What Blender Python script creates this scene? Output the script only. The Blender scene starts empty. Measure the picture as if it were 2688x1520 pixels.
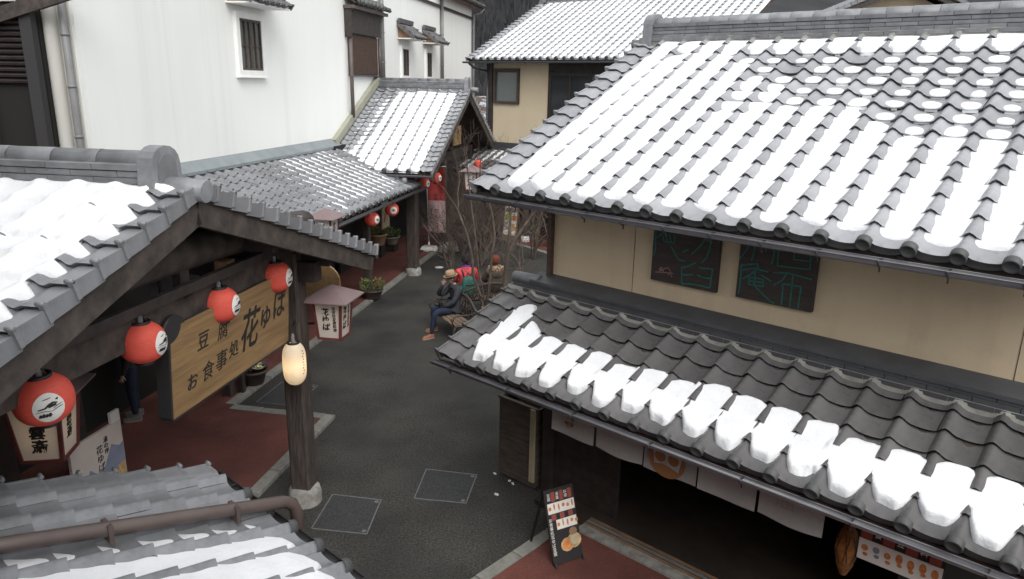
import bpy, math, random
from mathutils import Vector, Matrix, noise
R = math.radians
random.seed(7)
SC = bpy.context.scene
COL = SC.collection

# ------------------------------------------------------------------ camera
PITCH, ROLL = R(15.569), R(1.0867)
_fw = Vector((0, math.cos(PITCH), -math.sin(PITCH)))
_up0 = Vector((0, math.sin(PITCH), math.cos(PITCH)))
_rt0 = Vector((1, 0, 0))
_rt = _rt0*math.cos(ROLL)+_up0*math.sin(ROLL)
_up = _up0*math.cos(ROLL)-_rt0*math.sin(ROLL)
cam = bpy.data.cameras.new('camera')
cam.lens = 25.864; cam.sensor_width = 36; cam.sensor_fit = 'HORIZONTAL'
cam.clip_start = 0.05; cam.clip_end = 2000
camo = bpy.data.objects.new('camera', cam); COL.objects.link(camo)
camo.matrix_world = Matrix(((_rt.x, _up.x, -_fw.x, 0), (_rt.y, _up.y, -_fw.y, 0), (_rt.z, _up.z, -_fw.z, 5.3), (0, 0, 0, 1)))
SC.camera = camo

# ------------------------------------------------------------------ sky, sun, exposure
SUN_EL, SUN_AZ = R(48), R(160)          # off to the right, seen through full cloud
w = bpy.data.worlds.new('World'); SC.world = w; w.use_nodes = True
nt = w.node_tree; nt.nodes.clear()
sky = nt.nodes.new('ShaderNodeTexSky'); sky.sky_type = 'NISHITA'; sky.sun_disc = False
sky.sun_elevation = SUN_EL; sky.sun_rotation = SUN_AZ
sky.air_density = 1.0; sky.dust_density = 6.0; sky.ozone_density = 1.0
hs = nt.nodes.new('ShaderNodeHueSaturation'); hs.inputs['Saturation'].default_value = 0.16; hs.inputs['Value'].default_value = 1.0
bg = nt.nodes.new('ShaderNodeBackground'); bg.inputs['Strength'].default_value = 0.15
wo = nt.nodes.new('ShaderNodeOutputWorld')
nt.links.new(sky.outputs[0], hs.inputs['Color']); cm = nt.nodes.new('ShaderNodeMix'); cm.data_type = 'RGBA'; cm.inputs['Factor'].default_value = 0.55
cm.inputs['B'].default_value = (5.6, 5.75, 5.9, 1)      # even cloud layer over the clear-sky gradient
nt.links.new(hs.outputs[0], cm.inputs['A']); nt.links.new(cm.outputs['Result'], bg.inputs['Color']); nt.links.new(bg.outputs[0], wo.inputs['Surface'])
sl = bpy.data.lights.new('sun', 'SUN'); sl.energy = 0.9; sl.angle = R(45); sl.color = (1.0, 0.985, 0.96)
so = bpy.data.objects.new('sun', sl); COL.objects.link(so)
_sd = Vector((math.sin(SUN_AZ)*math.cos(SUN_EL), math.cos(SUN_AZ)*math.cos(SUN_EL), math.sin(SUN_EL)))
so.rotation_euler = _sd.to_track_quat('Z', 'Y').to_euler()
vs = SC.view_settings
vs.view_transform = 'Standard'; vs.look = 'None'; vs.gamma = 1; vs.use_curve_mapping = False
vs.exposure = 0.68
SC.render.film_transparent = False
try:
    SC.cycles.max_bounces = 7; SC.cycles.use_denoising = True
except Exception:
    pass

# ------------------------------------------------------------------ materials
MATS = {}
def mat(name, col, rough=0.7, var=0.0, nscale=6.0, bump=0.0, bscale=40.0, metal=0.0, spec=0.5, objvar=0.0, stretch=(1, 1, 1), col2=None, detail=5.0, contrast=(0.35, 0.65), emis=None, trans=0.0, speck=0.0, sscale=120.0):
    m = bpy.data.materials.new(name); m.use_nodes = True
    n = m.node_tree.nodes; l = m.node_tree.links
    b = n['Principled BSDF']
    b.inputs['Roughness'].default_value = rough
    b.inputs['Metallic'].default_value = metal
    b.inputs['Specular IOR Level'].default_value = spec
    src = None
    c4 = (*col, 1)
    b.inputs['Base Color'].default_value = c4
    tc = n.new('ShaderNodeTexCoord'); mp = n.new('ShaderNodeMapping')
    mp.inputs['Scale'].default_value = stretch
    l.new(tc.outputs['Object'], mp.inputs['Vector'])
    if var > 0 or col2:
        nz = n.new('ShaderNodeTexNoise'); nz.inputs['Scale'].default_value = nscale; nz.inputs['Detail'].default_value = detail; nz.inputs['Roughness'].default_value = 0.6
        l.new(mp.outputs[0], nz.inputs['Vector'])
        rp = n.new('ShaderNodeValToRGB'); rp.color_ramp.elements[0].position = contrast[0]; rp.color_ramp.elements[1].position = contrast[1]
        c2 = col2 if col2 else tuple(min(1, c*(1+var)) for c in col)
        c1 = col if col2 else tuple(c*(1-var) for c in col)
        rp.color_ramp.elements[0].color = (*c1, 1); rp.color_ramp.elements[1].color = (*c2, 1)
        l.new(nz.outputs['Fac'], rp.inputs['Fac']); src = rp.outputs['Color']
    if objvar > 0:
        oi = n.new('ShaderNodeObjectInfo'); mr = n.new('ShaderNodeMapRange')
        mr.inputs['To Min'].default_value = 1-objvar; mr.inputs['To Max'].default_value = 1+objvar
        l.new(oi.outputs['Random'], mr.inputs['Value'])
        mx = n.new('ShaderNodeMix'); mx.data_type = 'RGBA'; mx.blend_type = 'MULTIPLY'; mx.inputs['Factor'].default_value = 1
        if src: l.new(src, mx.inputs['A'])
        else: mx.inputs['A'].default_value = c4
        l.new(mr.outputs['Result'], mx.inputs['B']); src = mx.outputs['Result']
    if speck > 0:
        n3 = n.new('ShaderNodeTexNoise'); n3.inputs['Scale'].default_value = sscale; n3.inputs['Detail'].default_value = 2
        l.new(tc.outputs['Object'], n3.inputs['Vector']); m3 = n.new('ShaderNodeMapRange')
        m3.inputs['From Min'].default_value = 0.3; m3.inputs['From Max'].default_value = 0.7; m3.inputs['To Min'].default_value = 1-speck; m3.inputs['To Max'].default_value = 1+speck
        l.new(n3.outputs['Fac'], m3.inputs['Value'])
        mx = n.new('ShaderNodeMix'); mx.data_type = 'RGBA'; mx.blend_type = 'MULTIPLY'; mx.inputs['Factor'].default_value = 1
        if src: l.new(src, mx.inputs['A'])
        else: mx.inputs['A'].default_value = c4
        l.new(m3.outputs['Result'], mx.inputs['B']); src = mx.outputs['Result']
    if src: l.new(src, b.inputs['Base Color'])
    if bump > 0:
        n2 = n.new('ShaderNodeTexNoise'); n2.inputs['Scale'].default_value = bscale; n2.inputs['Detail'].default_value = 6
        l.new(mp.outputs[0], n2.inputs['Vector'])
        bp = n.new('ShaderNodeBump'); bp.inputs['Strength'].default_value = bump; bp.inputs['Distance'].default_value = 0.02
        l.new(n2.outputs['Fac'], bp.inputs['Height']); l.new(bp.outputs[0], b.inputs['Normal'])
    if emis:
        b.inputs['Emission Color'].default_value = (*emis[0], 1); b.inputs['Emission Strength'].default_value = emis[1]
    if trans:
        out = n['Material Output']; tr = n.new('ShaderNodeBsdfTranslucent'); ms = n.new('ShaderNodeMixShader'); ms.inputs[0].default_value = trans
        if src: l.new(src, tr.inputs['Color'])
        else: tr.inputs['Color'].default_value = c4
        l.new(b.outputs[0], ms.inputs[1]); l.new(tr.outputs[0], ms.inputs[2]); l.new(ms.outputs[0], out.inputs['Surface'])
    MATS[name] = m
    return m
mat('tile', (0.185, 0.190, 0.200), 0.40, var=0.14, nscale=3.5, bump=0.12, bscale=60, objvar=0.15)
mat('tile_skylit', (0.285, 0.290, 0.305), 0.40, var=0.12, nscale=3.5, bump=0.12, bscale=60, objvar=0.13)  # brighter copy of tile: open-sky light put into the colour
mat('tile_brown', (0.112, 0.109, 0.109), 0.42, var=0.14, nscale=3.5, bump=0.12, bscale=60, objvar=0.17)
mat('tile_end', (0.065, 0.067, 0.068), 0.6, var=0.25, nscale=9, objvar=0.15)
mat('ridge_tile', (0.185, 0.190, 0.200), 0.5, var=0.2, nscale=5, objvar=0.16)
mat('mortar', (0.27, 0.26, 0.235), 0.9, var=0.2, nscale=8)
mat('snow', (0.76, 0.77, 0.79), 0.8, var=0.025, nscale=9, bump=0.35, bscale=35, spec=0.25)
mat('white_plaster', (0.765, 0.775, 0.75), 0.85, var=0.022, nscale=0.7, bump=0.05, bscale=60, stretch=(2.6, 2.6, 0.10), contrast=(0.3, 0.7), col2=None)
mat('pale_render', (0.50, 0.49, 0.45), 0.85, var=0.06, nscale=1.2, stretch=(2, 2, 0.3))
mat('white_paint', (0.78, 0.78, 0.76), 0.6, var=0.04, nscale=4)
mat('tan_plaster', (0.62, 0.50, 0.345), 0.9, var=0.05, nscale=1.2, bump=0.10, bscale=90)
mat('dark_wood', (0.032, 0.025, 0.022), 0.65, var=0.35, nscale=7, stretch=(1, 1, 1), bump=0.15, bscale=30)
mat('old_wood', (0.054, 0.043, 0.036), 0.75, var=0.45, nscale=6, bump=0.25, bscale=30)
mat('post_wood', (0.055, 0.042, 0.036), 0.75, var=0.5, nscale=9, stretch=(6, 6, 0.5), bump=0.35, bscale=14)
mat('brown_metal', (0.092, 0.069, 0.061), 0.45, var=0.12, nscale=5)
mat('grey_pipe', (0.19, 0.19, 0.19), 0.4, var=0.1, nscale=5)
mat('gutter', (0.085, 0.083, 0.092), 0.32, var=0.12, nscale=5)
mat('slate_flash', (0.060, 0.062, 0.068), 0.5, var=0.15, nscale=4)
mat('lead_flash', (0.20, 0.225, 0.235), 0.5, var=0.12, nscale=3)
mat('olive_flash', (0.30, 0.30, 0.235), 0.6, var=0.1, nscale=3)
mat('asphalt', (0.0385, 0.0370, 0.0325), 0.9, var=0.30, nscale=0.9, bump=0.6, bscale=110, detail=9, speck=0.65, sscale=38)
mat('red_paving', (0.128, 0.041, 0.031), 0.9, var=0.2, nscale=1.5, bump=0.35, bscale=140, detail=8, speck=0.22, sscale=60)
mat('kerb', (0.215, 0.21, 0.185), 0.85, var=0.2, nscale=7, objvar=0.10)
mat('stone', (0.25, 0.24, 0.22), 0.85, var=0.3, nscale=9, bump=0.3, bscale=40)
mat('red_lantern', (0.86, 0.125, 0.085), 0.62, var=0.07, nscale=8, trans=0.25)
mat('white_lantern', (0.80, 0.77, 0.70), 0.6, var=0.03, nscale=8, trans=0.55)
mat('paper', (0.72, 0.70, 0.66), 0.8, var=0.03, nscale=8)
mat('paper_glow', (0.78, 0.74, 0.70), 0.8, trans=0.45)
mat('black', (0.012, 0.011, 0.011), 0.55)
mat('ink', (0.018, 0.016, 0.015), 0.75)
mat('soft_black', (0.028, 0.027, 0.028), 0.6)
mat('sign_wood', (0.275, 0.172, 0.080), 0.55, var=0.22, nscale=2.5, stretch=(5, 0.5, 7), col2=None, detail=7)
mat('lamp_frame', (0.115, 0.028, 0.026), 0.6, var=0.1)
mat('lamp_roof', (0.185, 0.130, 0.130), 0.5, var=0.10, nscale=4)
mat('chalk_board', (0.040, 0.030, 0.026), 0.7, var=0.25, nscale=5, stretch=(1, 1, 6))
mat('chalk_teal', (0.024, 0.155, 0.134), 0.9, var=0.3, nscale=60)
mat('chalk_pink', (0.36, 0.20, 0.20), 0.9, var=0.3, nscale=60)
mat('cloth', (0.42, 0.412, 0.40), 0.9, var=0.05, nscale=30, trans=0.15)
mat('orange_print', (0.27, 0.125, 0.05), 0.9)
mat('glass', (0.03, 0.034, 0.038), 0.08, spec=0.8)
mat('glass_green', (0.13, 0.15, 0.145), 0.15, spec=0.7)
mat('window_wood', (0.060, 0.042, 0.034), 0.6, var=0.3, nscale=12)
mat('slat_wood', (0.075, 0.046, 0.035), 0.6, var=0.3, nscale=14)
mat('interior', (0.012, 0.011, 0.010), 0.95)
mat('interior_wood', (0.028, 0.019, 0.014), 0.8, var=0.3, nscale=3)
mat('bark', (0.105, 0.080, 0.064), 0.9, var=0.35, nscale=14, bump=0.4, bscale=50, stretch=(1, 1, 0.4))
mat('twig', (0.088, 0.064, 0.052), 0.9, var=0.25, nscale=9)
mat('leaf_yellow', (0.30, 0.25, 0.05), 0.8, var=0.4, nscale=20)
mat('leaf_green', (0.08, 0.11, 0.035), 0.8, var=0.4, nscale=20)
mat('leaf_cream', (0.62, 0.60, 0.35), 0.8, var=0.2, nscale=20)
mat('flower_purple', (0.12, 0.025, 0.13), 0.8, var=0.4, nscale=25)
mat('flower_pink', (0.45, 0.04, 0.2), 0.8, var=0.2, nscale=25)
mat('pot_brown', (0.055, 0.038, 0.032), 0.6, var=0.2, nscale=8)
mat('pot_tan', (0.30, 0.20, 0.115), 0.8, var=0.15, nscale=8)
mat('pot_grey', (0.22, 0.20, 0.17), 0.8, var=0.15, nscale=8)
mat('soil', (0.03, 0.022, 0.016), 0.95)
mat('skin', (0.47, 0.29, 0.21), 0.55, var=0.06, nscale=10)
mat('navy_coat', (0.030, 0.032, 0.043), 0.8, var=0.12, nscale=14, bump=0.3, bscale=12)
mat('jeans', (0.014, 0.022, 0.048), 0.85, var=0.25, nscale=18, bump=0.15, bscale=30)
mat('shoe_tan', (0.26, 0.105, 0.052), 0.7, var=0.1)
mat('sole', (0.42, 0.30, 0.20), 0.8)
mat('hat_tan', (0.36, 0.24, 0.14), 0.85, var=0.08, nscale=20)
mat('hat_band', (0.14, 0.095, 0.07), 0.8)
mat('hair_grey', (0.10, 0.085, 0.075), 0.8, var=0.2)
mat('red_coat', (0.66, 0.055, 0.065), 0.55, var=0.08, nscale=10, bump=0.25, bscale=10)
mat('purple_collar', (0.06, 0.03, 0.30), 0.8)
mat('knit_black', (0.018, 0.014, 0.016), 0.95, var=0.2, nscale=40)
mat('pack_green', (0.025, 0.135, 0.105), 0.7, var=0.15, nscale=12, bump=0.3, bscale=14)
mat('knit_brown', (0.165, 0.045, 0.022), 0.95, var=0.25, nscale=50, bump=0.5, bscale=60)
mat('olive_coat', (0.085, 0.070, 0.050), 0.85, var=0.15, nscale=12, bump=0.3, bscale=10)
mat('fur', (0.36, 0.25, 0.155), 0.95, var=0.3, nscale=40)
mat('hair_dark', (0.025, 0.012, 0.010), 0.6, var=0.3, nscale=30)
mat('iron', (0.055, 0.042, 0.035), 0.55, var=0.2, nscale=9)
mat('bench_wood', (0.17, 0.118, 0.080), 0.8, var=0.25, nscale=5, stretch=(1, 8, 8))
mat('banner_red', (0.40, 0.050, 0.045), 0.85, var=0.12, nscale=5)
mat('banner_pale', (0.50, 0.34, 0.33), 0.85, var=0.06, nscale=5)
mat('plastic_white', (0.72, 0.71, 0.68), 0.4)
mat('steel', (0.55, 0.55, 0.55), 0.35, metal=0.7)
mat('crate_board', (0.085, 0.066, 0.052), 0.8, var=0.3, nscale=4, stretch=(1, 1, 5))
mat('crate_pale', (0.42, 0.36, 0.24), 0.8, var=0.12, nscale=6)
mat('teal_plastic', (0.02, 0.10, 0.12), 0.35)
mat('cover_iron', (0.034, 0.035, 0.035), 0.85, var=0.3, nscale=40, bump=0.4, bscale=120, speck=0.4, sscale=60)
mat('cover_edge', (0.135, 0.135, 0.135), 0.6, var=0.2, nscale=12)
mat('wicker', (0.25, 0.125, 0.045), 0.7, var=0.3, nscale=20, trans=0.4)
mat('poster_sky', (0.60, 0.53, 0.49), 0.7, var=0.05, nscale=4)
mat('poster_blue', (0.22, 0.25, 0.34), 0.7, var=0.15, nscale=4)
mat('food_orange', (0.55, 0.20, 0.06), 0.7, var=0.3, nscale=30)
mat('food_tan', (0.50, 0.33, 0.15), 0.7, var=0.35, nscale=25)
mat('food_green', (0.30, 0.42, 0.06), 0.7, var=0.4, nscale=25)
mat('menu_red', (0.27, 0.06, 0.045), 0.7, var=0.1)
mat('wood_mid', (0.22, 0.13, 0.075), 0.7, var=0.25, nscale=6)
mat('hill', (0.016, 0.017, 0.019), 0.95, var=0.5, nscale=0.18, detail=10)
mat('hill_tree', (0.017, 0.0175, 0.019), 0.95, objvar=0.3, var=0.4, nscale=0.7)
mat('snow_ground', (0.085, 0.060, 0.045), 0.9, nscale=1.4, col2=(0.42, 0.44, 0.50), contrast=(0.50, 0.60))
mat('cream_plaster', (0.62, 0.52, 0.37), 0.9, var=0.04, nscale=1.2, bump=0.10, bscale=90)

def stain(name, scale, stretch, lo, hi, amount, rough=None):
    """multiply a material's colour by a second, sharper noise (streaks, wet patches); optionally drive roughness"""
    m = MATS[name]; n = m.node_tree.nodes; l = m.node_tree.links; b = n['Principled BSDF']
    tc = n.new('ShaderNodeTexCoord'); mp = n.new('ShaderNodeMapping'); mp.inputs['Scale'].default_value = stretch; l.new(tc.outputs['Object'], mp.inputs['Vector'])
    t = n.new('ShaderNodeTexNoise'); t.inputs['Scale'].default_value = scale; t.inputs['Detail'].default_value = 6; l.new(mp.outputs[0], t.inputs['Vector'])
    r = n.new('ShaderNodeMapRange'); r.inputs['From Min'].default_value = lo; r.inputs['From Max'].default_value = hi; r.inputs['To Min'].default_value = 1; r.inputs['To Max'].default_value = 1-amount
    l.new(t.outputs['Fac'], r.inputs['Value']); x = n.new('ShaderNodeMix'); x.data_type = 'RGBA'; x.blend_type = 'MULTIPLY'; x.inputs['Factor'].default_value = 1
    s = b.inputs['Base Color']
    if s.is_linked: l.new(s.links[0].from_socket, x.inputs['A'])
    else: x.inputs['A'].default_value = s.default_value
    l.new(r.outputs['Result'], x.inputs['B']); l.new(x.outputs['Result'], s)
    if rough:
        q = n.new('ShaderNodeMapRange'); q.inputs['From Min'].default_value = lo; q.inputs['From Max'].default_value = hi; q.inputs['To Min'].default_value = rough[0]; q.inputs['To Max'].default_value = rough[1]
        l.new(t.outputs['Fac'], q.inputs['Value']); l.new(q.outputs['Result'], b.inputs['Roughness'])
stain('white_plaster', 1.3, (3, 3, 0.06), 0.56, 0.78, 0.07)
stain('white_plaster', 0.35, (1, 1, 0.5), 0.5, 0.75, 0.07)
stain('tan_plaster', 1.6, (2.5, 2.5, 0.25), 0.52, 0.75, 0.13)
stain('tan_plaster', 6, (1, 1, 1), 0.55, 0.7, 0.06)
stain('asphalt', 0.55, (1, 1, 1), 0.48, 0.66, 0.28, (0.92, 0.62))
stain('asphalt', 2.6, (1, 1, 1), 0.60, 0.70, 0.18)
stain('red_paving', 0.8, (1, 1, 1), 0.5, 0.7, 0.25, (0.92, 0.7))
stain('tile_skylit', 9, (1, 1, 1), 0.56, 0.70, 0.16, (0.36, 0.6))
stain('tile', 9, (1, 1, 1), 0.56, 0.70, 0.20, (0.36, 0.6))
stain('tile_brown', 9, (1, 1, 1), 0.56, 0.70, 0.20, (0.36, 0.6))
stain('ridge_tile', 9, (1, 1, 1), 0.56, 0.70, 0.20)
stain('kerb', 5, (1, 1, 1), 0.5, 0.7, 0.25)
stain('sign_wood', 14, (6, 0.35, 9), 0.5, 0.68, 0.22)
stain('old_wood', 16, (3, 3, 3), 0.5, 0.7, 0.35)
stain('snow', 3.0, (1, 1, 1), 0.50, 0.72, 0.05)
stain('snow', 26, (1, 1, 1), 0.60, 0.74, 0.07)
# ------------------------------------------------------------------ mesh builder
class MB:
    def __init__(self): self.v = []; self.f = []; self.m = []; self.s = []
    def add(self, vs, fs, mi=0, smooth=False):
        o = len(self.v); self.v += [tuple(p) for p in vs]
        for f in fs:
            self.f.append(tuple(o+i for i in f)); self.m.append(mi); self.s.append(smooth)
        return self
    def box(self, c, s, rot=None, mi=0, taper=None):
        x, y, z = s[0]/2, s[1]/2, s[2]/2
        t = taper if taper else 1.0
        P = [(-x, -y, -z), (x, -y, -z), (x, y, -z), (-x, y, -z), (-x*t, -y*t, z), (x*t, -y*t, z), (x*t, y*t, z), (-x*t, y*t, z)]
        if rot is not None: P = [rot @ Vector(p) for p in P]
        P = [(p[0]+c[0], p[1]+c[1], p[2]+c[2]) for p in P]
        return self.add(P, [(3, 2, 1, 0), (4, 5, 6, 7), (0, 1, 5, 4), (1, 2, 6, 5), (2, 3, 7, 6), (3, 0, 4, 7)], mi)
    def bar(self, a, b, wd, ht, up=(0, 0, 1), mi=0):
        a = Vector(a); b = Vector(b); d = (b-a); L = d.length; d.normalize()
        u = Vector(up); s = d.cross(u)
        if s.length < 1e-5: s = d.cross(Vector((1, 0, 0)))
        s.normalize(); u = s.cross(d)
        rot = Matrix((s, d, u)).transposed()
        return self.box((a+b)/2, (wd, L, ht), rot, mi)
    def tube(self, pts, rad, n=8, mi=0, caps=True, smooth=True):
        pts = [Vector(p) for p in pts]; N = len(pts)
        if not hasattr(rad, '__len__'): rad = [rad]*N
        d = (pts[1]-pts[0]).normalized()
        ref = Vector((0, 0, 1)) if abs(d.z) < 0.9 else Vector((1, 0, 0))
        u = d.cross(ref).normalized(); V = []
        for i in range(N):
            if i == 0: t = pts[1]-pts[0]
            elif i == N-1: t = pts[-1]-pts[-2]
            else: t = pts[i+1]-pts[i-1]
            t.normalize(); u = (u-t*u.dot(t))
            if u.length < 1e-6: u = t.orthogonal()
            u.normalize(); w_ = t.cross(u)
            for k in range(n):
                a = 2*math.pi*k/n; V.append(pts[i]+(u*math.cos(a)+w_*math.sin(a))*rad[i])
        F = []
        for i in range(N-1):
            for k in range(n):
                k2 = (k+1) % n; F.append((i*n+k, i*n+k2, (i+1)*n+k2, (i+1)*n+k))
        self.add(V, F, mi, smooth)
        if caps:
            o = len(self.v)-len(V)
            self.f.append(tuple(o+k for k in reversed(range(n)))); self.m.append(mi); self.s.append(False)
            self.f.append(tuple(o+(N-1)*n+k for k in range(n))); self.m.append(mi); self.s.append(False)
        return self
    def lathe(self, prof, n=16, c=(0, 0, 0), mi=0, smooth=True, sy=1.0):
        V = []; F = []
        for r, z in prof:
            for k in range(n):
                a = 2*math.pi*k/n; V.append((c[0]+r*math.cos(a), c[1]+r*math.sin(a)*sy, c[2]+z))
        for i in range(len(prof)-1):
            for k in range(n):
                k2 = (k+1) % n; F.append((i*n+k, i*n+k2, (i+1)*n+k2, (i+1)*n+k))
        return self.add(V, F, mi, smooth)
    def poly(self, P, mi=0): return self.add(P, [tuple(range(len(P)))], mi)
    def prism(self, P, d, mi=0):
        """extrude polygon P (3d points) by vector d"""
        n = len(P); d = Vector(d); Q = [Vector(p)+d for p in P]
        F = [tuple(reversed(range(n))), tuple(range(n, 2*n))]+[(i, (i+1) % n, n+(i+1) % n, n+i) for i in range(n)]
        return self.add([Vector(p) for p in P]+Q, F, mi)
    def ball(self, c, r, n=12, m=8, mi=0, rot=None):
        r = r if hasattr(r, '__len__') else (r, r, r)
        V = []; F = []
        for i in range(m+1):
            t = math.pi*i/m
            for k in range(n):
                a = 2*math.pi*k/n; p = Vector((r[0]*math.sin(t)*math.cos(a), r[1]*math.sin(t)*math.sin(a), r[2]*math.cos(t)))
                if rot is not None: p = rot @ p
                V.append(p+Vector(c))
        for i in range(m):
            for k in range(n):
                k2 = (k+1) % n; F.append((i*n+k, (i+1)*n+k, (i+1)*n+k2, i*n+k2))
        return self.add(V, F, mi, True)
    def mesh(self, name, mats):
        me = bpy.data.meshes.new(name); me.from_pydata(self.v, [], self.f); me.update()
        for m in (mats if isinstance(mats, (list, tuple)) else [mats]): me.materials.append(MATS[m])
        me.polygons.foreach_set('material_index', self.m); me.polygons.foreach_set('use_smooth', self.s)
        return me
    def build(self, name, mats, parent=None, M=None, label=None):
        o = bpy.data.objects.new(name, self.mesh(name, mats)); COL.objects.link(o)
        if parent is not None: o.parent = parent
        if M is not None: o.matrix_local = M
        if label: o['label'] = label
        return o
def link(me, name, parent, M):
    o = bpy.data.objects.new(name, me); COL.objects.link(o); o.parent = parent; o.matrix_local = M
    return o
T = Matrix.Translation
def RZ(d): return Matrix.Rotation(R(d), 4, 'Z')
def RX(d): return Matrix.Rotation(R(d), 4, 'X')
def RY(d): return Matrix.Rotation(R(d), 4, 'Y')
FW = Matrix.Identity(4)
FL = RZ(-10.2128)                               # x = across the street (c), y = along it (a)
WC = Vector((0.507, 8.874, 0))
FR = T(WC) @ RZ(-41.958)                        # x along the shop front, y into the shop
MW = {}
def tag(o, label, cat=None, group=None, kind=None):
    if label: o['label'] = label
    if cat: o['category'] = cat
    if group: o['group'] = group
    if kind: o['kind'] = kind
    return o
def thing(name, label, cat, frame=FW, loc=(0, 0, 0), rz=0, group=None, M=None):
    o = bpy.data.objects.new(name, None); o.empty_display_size = 0.1; COL.objects.link(o)
    o.matrix_world = frame @ T(Vector(loc)) @ RZ(rz) @ (M if M is not None else Matrix.Identity(4))
    MW[o.name] = o.matrix_world.copy()
    return tag(o, label, cat, group)
def single(name, mb, mats, label, cat, frame=FW, loc=(0, 0, 0), rz=0, group=None, kind=None, M=None):
    o = mb.build(name, mats); o.matrix_world = frame @ T(Vector(loc)) @ RZ(rz) @ (M if M is not None else Matrix.Identity(4))
    MW[o.name] = o.matrix_world.copy()
    return tag(o, label, cat, group, kind)
def structure(name, mb, mats, frame=FW, label=None):
    o = mb.build(name, mats); o.matrix_world = frame; o['kind'] = 'structure'
    if label: o['label'] = label
    return o
def text_mesh(s, size, matname, extrude=0.0015, shear=0.0, bold=0.0, align='CENTER', sx=1.0):
    c = bpy.data.curves.new('lettering', 'FONT'); c.body = s; c.size = size; c.extrude = extrude; c.shear = shear; c.offset = bold
    c.align_x = align; c.align_y = 'CENTER'; c.resolution_u = 3
    o = bpy.data.objects.new('lettering', c); COL.objects.link(o)
    dg = bpy.context.evaluated_depsgraph_get(); me = bpy.data.meshes.new_from_object(o.evaluated_get(dg))
    bpy.data.objects.remove(o); bpy.data.curves.remove(c)
    if sx != 1.0:
        for v in me.vertices: v.co.x *= sx
    me.materials.clear(); me.materials.append(MATS[matname]); me.name = 'lettering'
    return me
def vertical_text(s, size, matname, pitch=1.05, **k):
    return text_mesh('\n'.join(s), size, matname, **k)
def face_matrix(o, x, z):
    """matrix whose local XY plane is spanned by x (right) and z (up) at origin o"""
    x = Vector(x).normalized(); z = Vector(z).normalized(); n_ = x.cross(z)
    return Matrix(((x.x, z.x, n_.x, o[0]), (x.y, z.y, n_.y, o[1]), (x.z, z.z, n_.z, o[2]), (0, 0, 0, 1)))
def ribbon(mb, pts, wd, z=0.0, mi=0, jit=0.0):
    """flat brush stroke in local XY"""
    P = [Vector((p[0], p[1], z)) for p in pts]
    V = []
    for i, p in enumerate(P):
        t = (P[min(i+1, len(P)-1)]-P[max(i-1, 0)]); t.normalize(); s_ = Vector((-t.y, t.x, 0))
        k = wd*0.5*(1+jit*random.uniform(-1, 1))
        V += [p+s_*k, p-s_*k]
    mb.add(V, [(2*i, 2*i+1, 2*i+3, 2*i+2) for i in range(len(P)-1)], mi)
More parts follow.
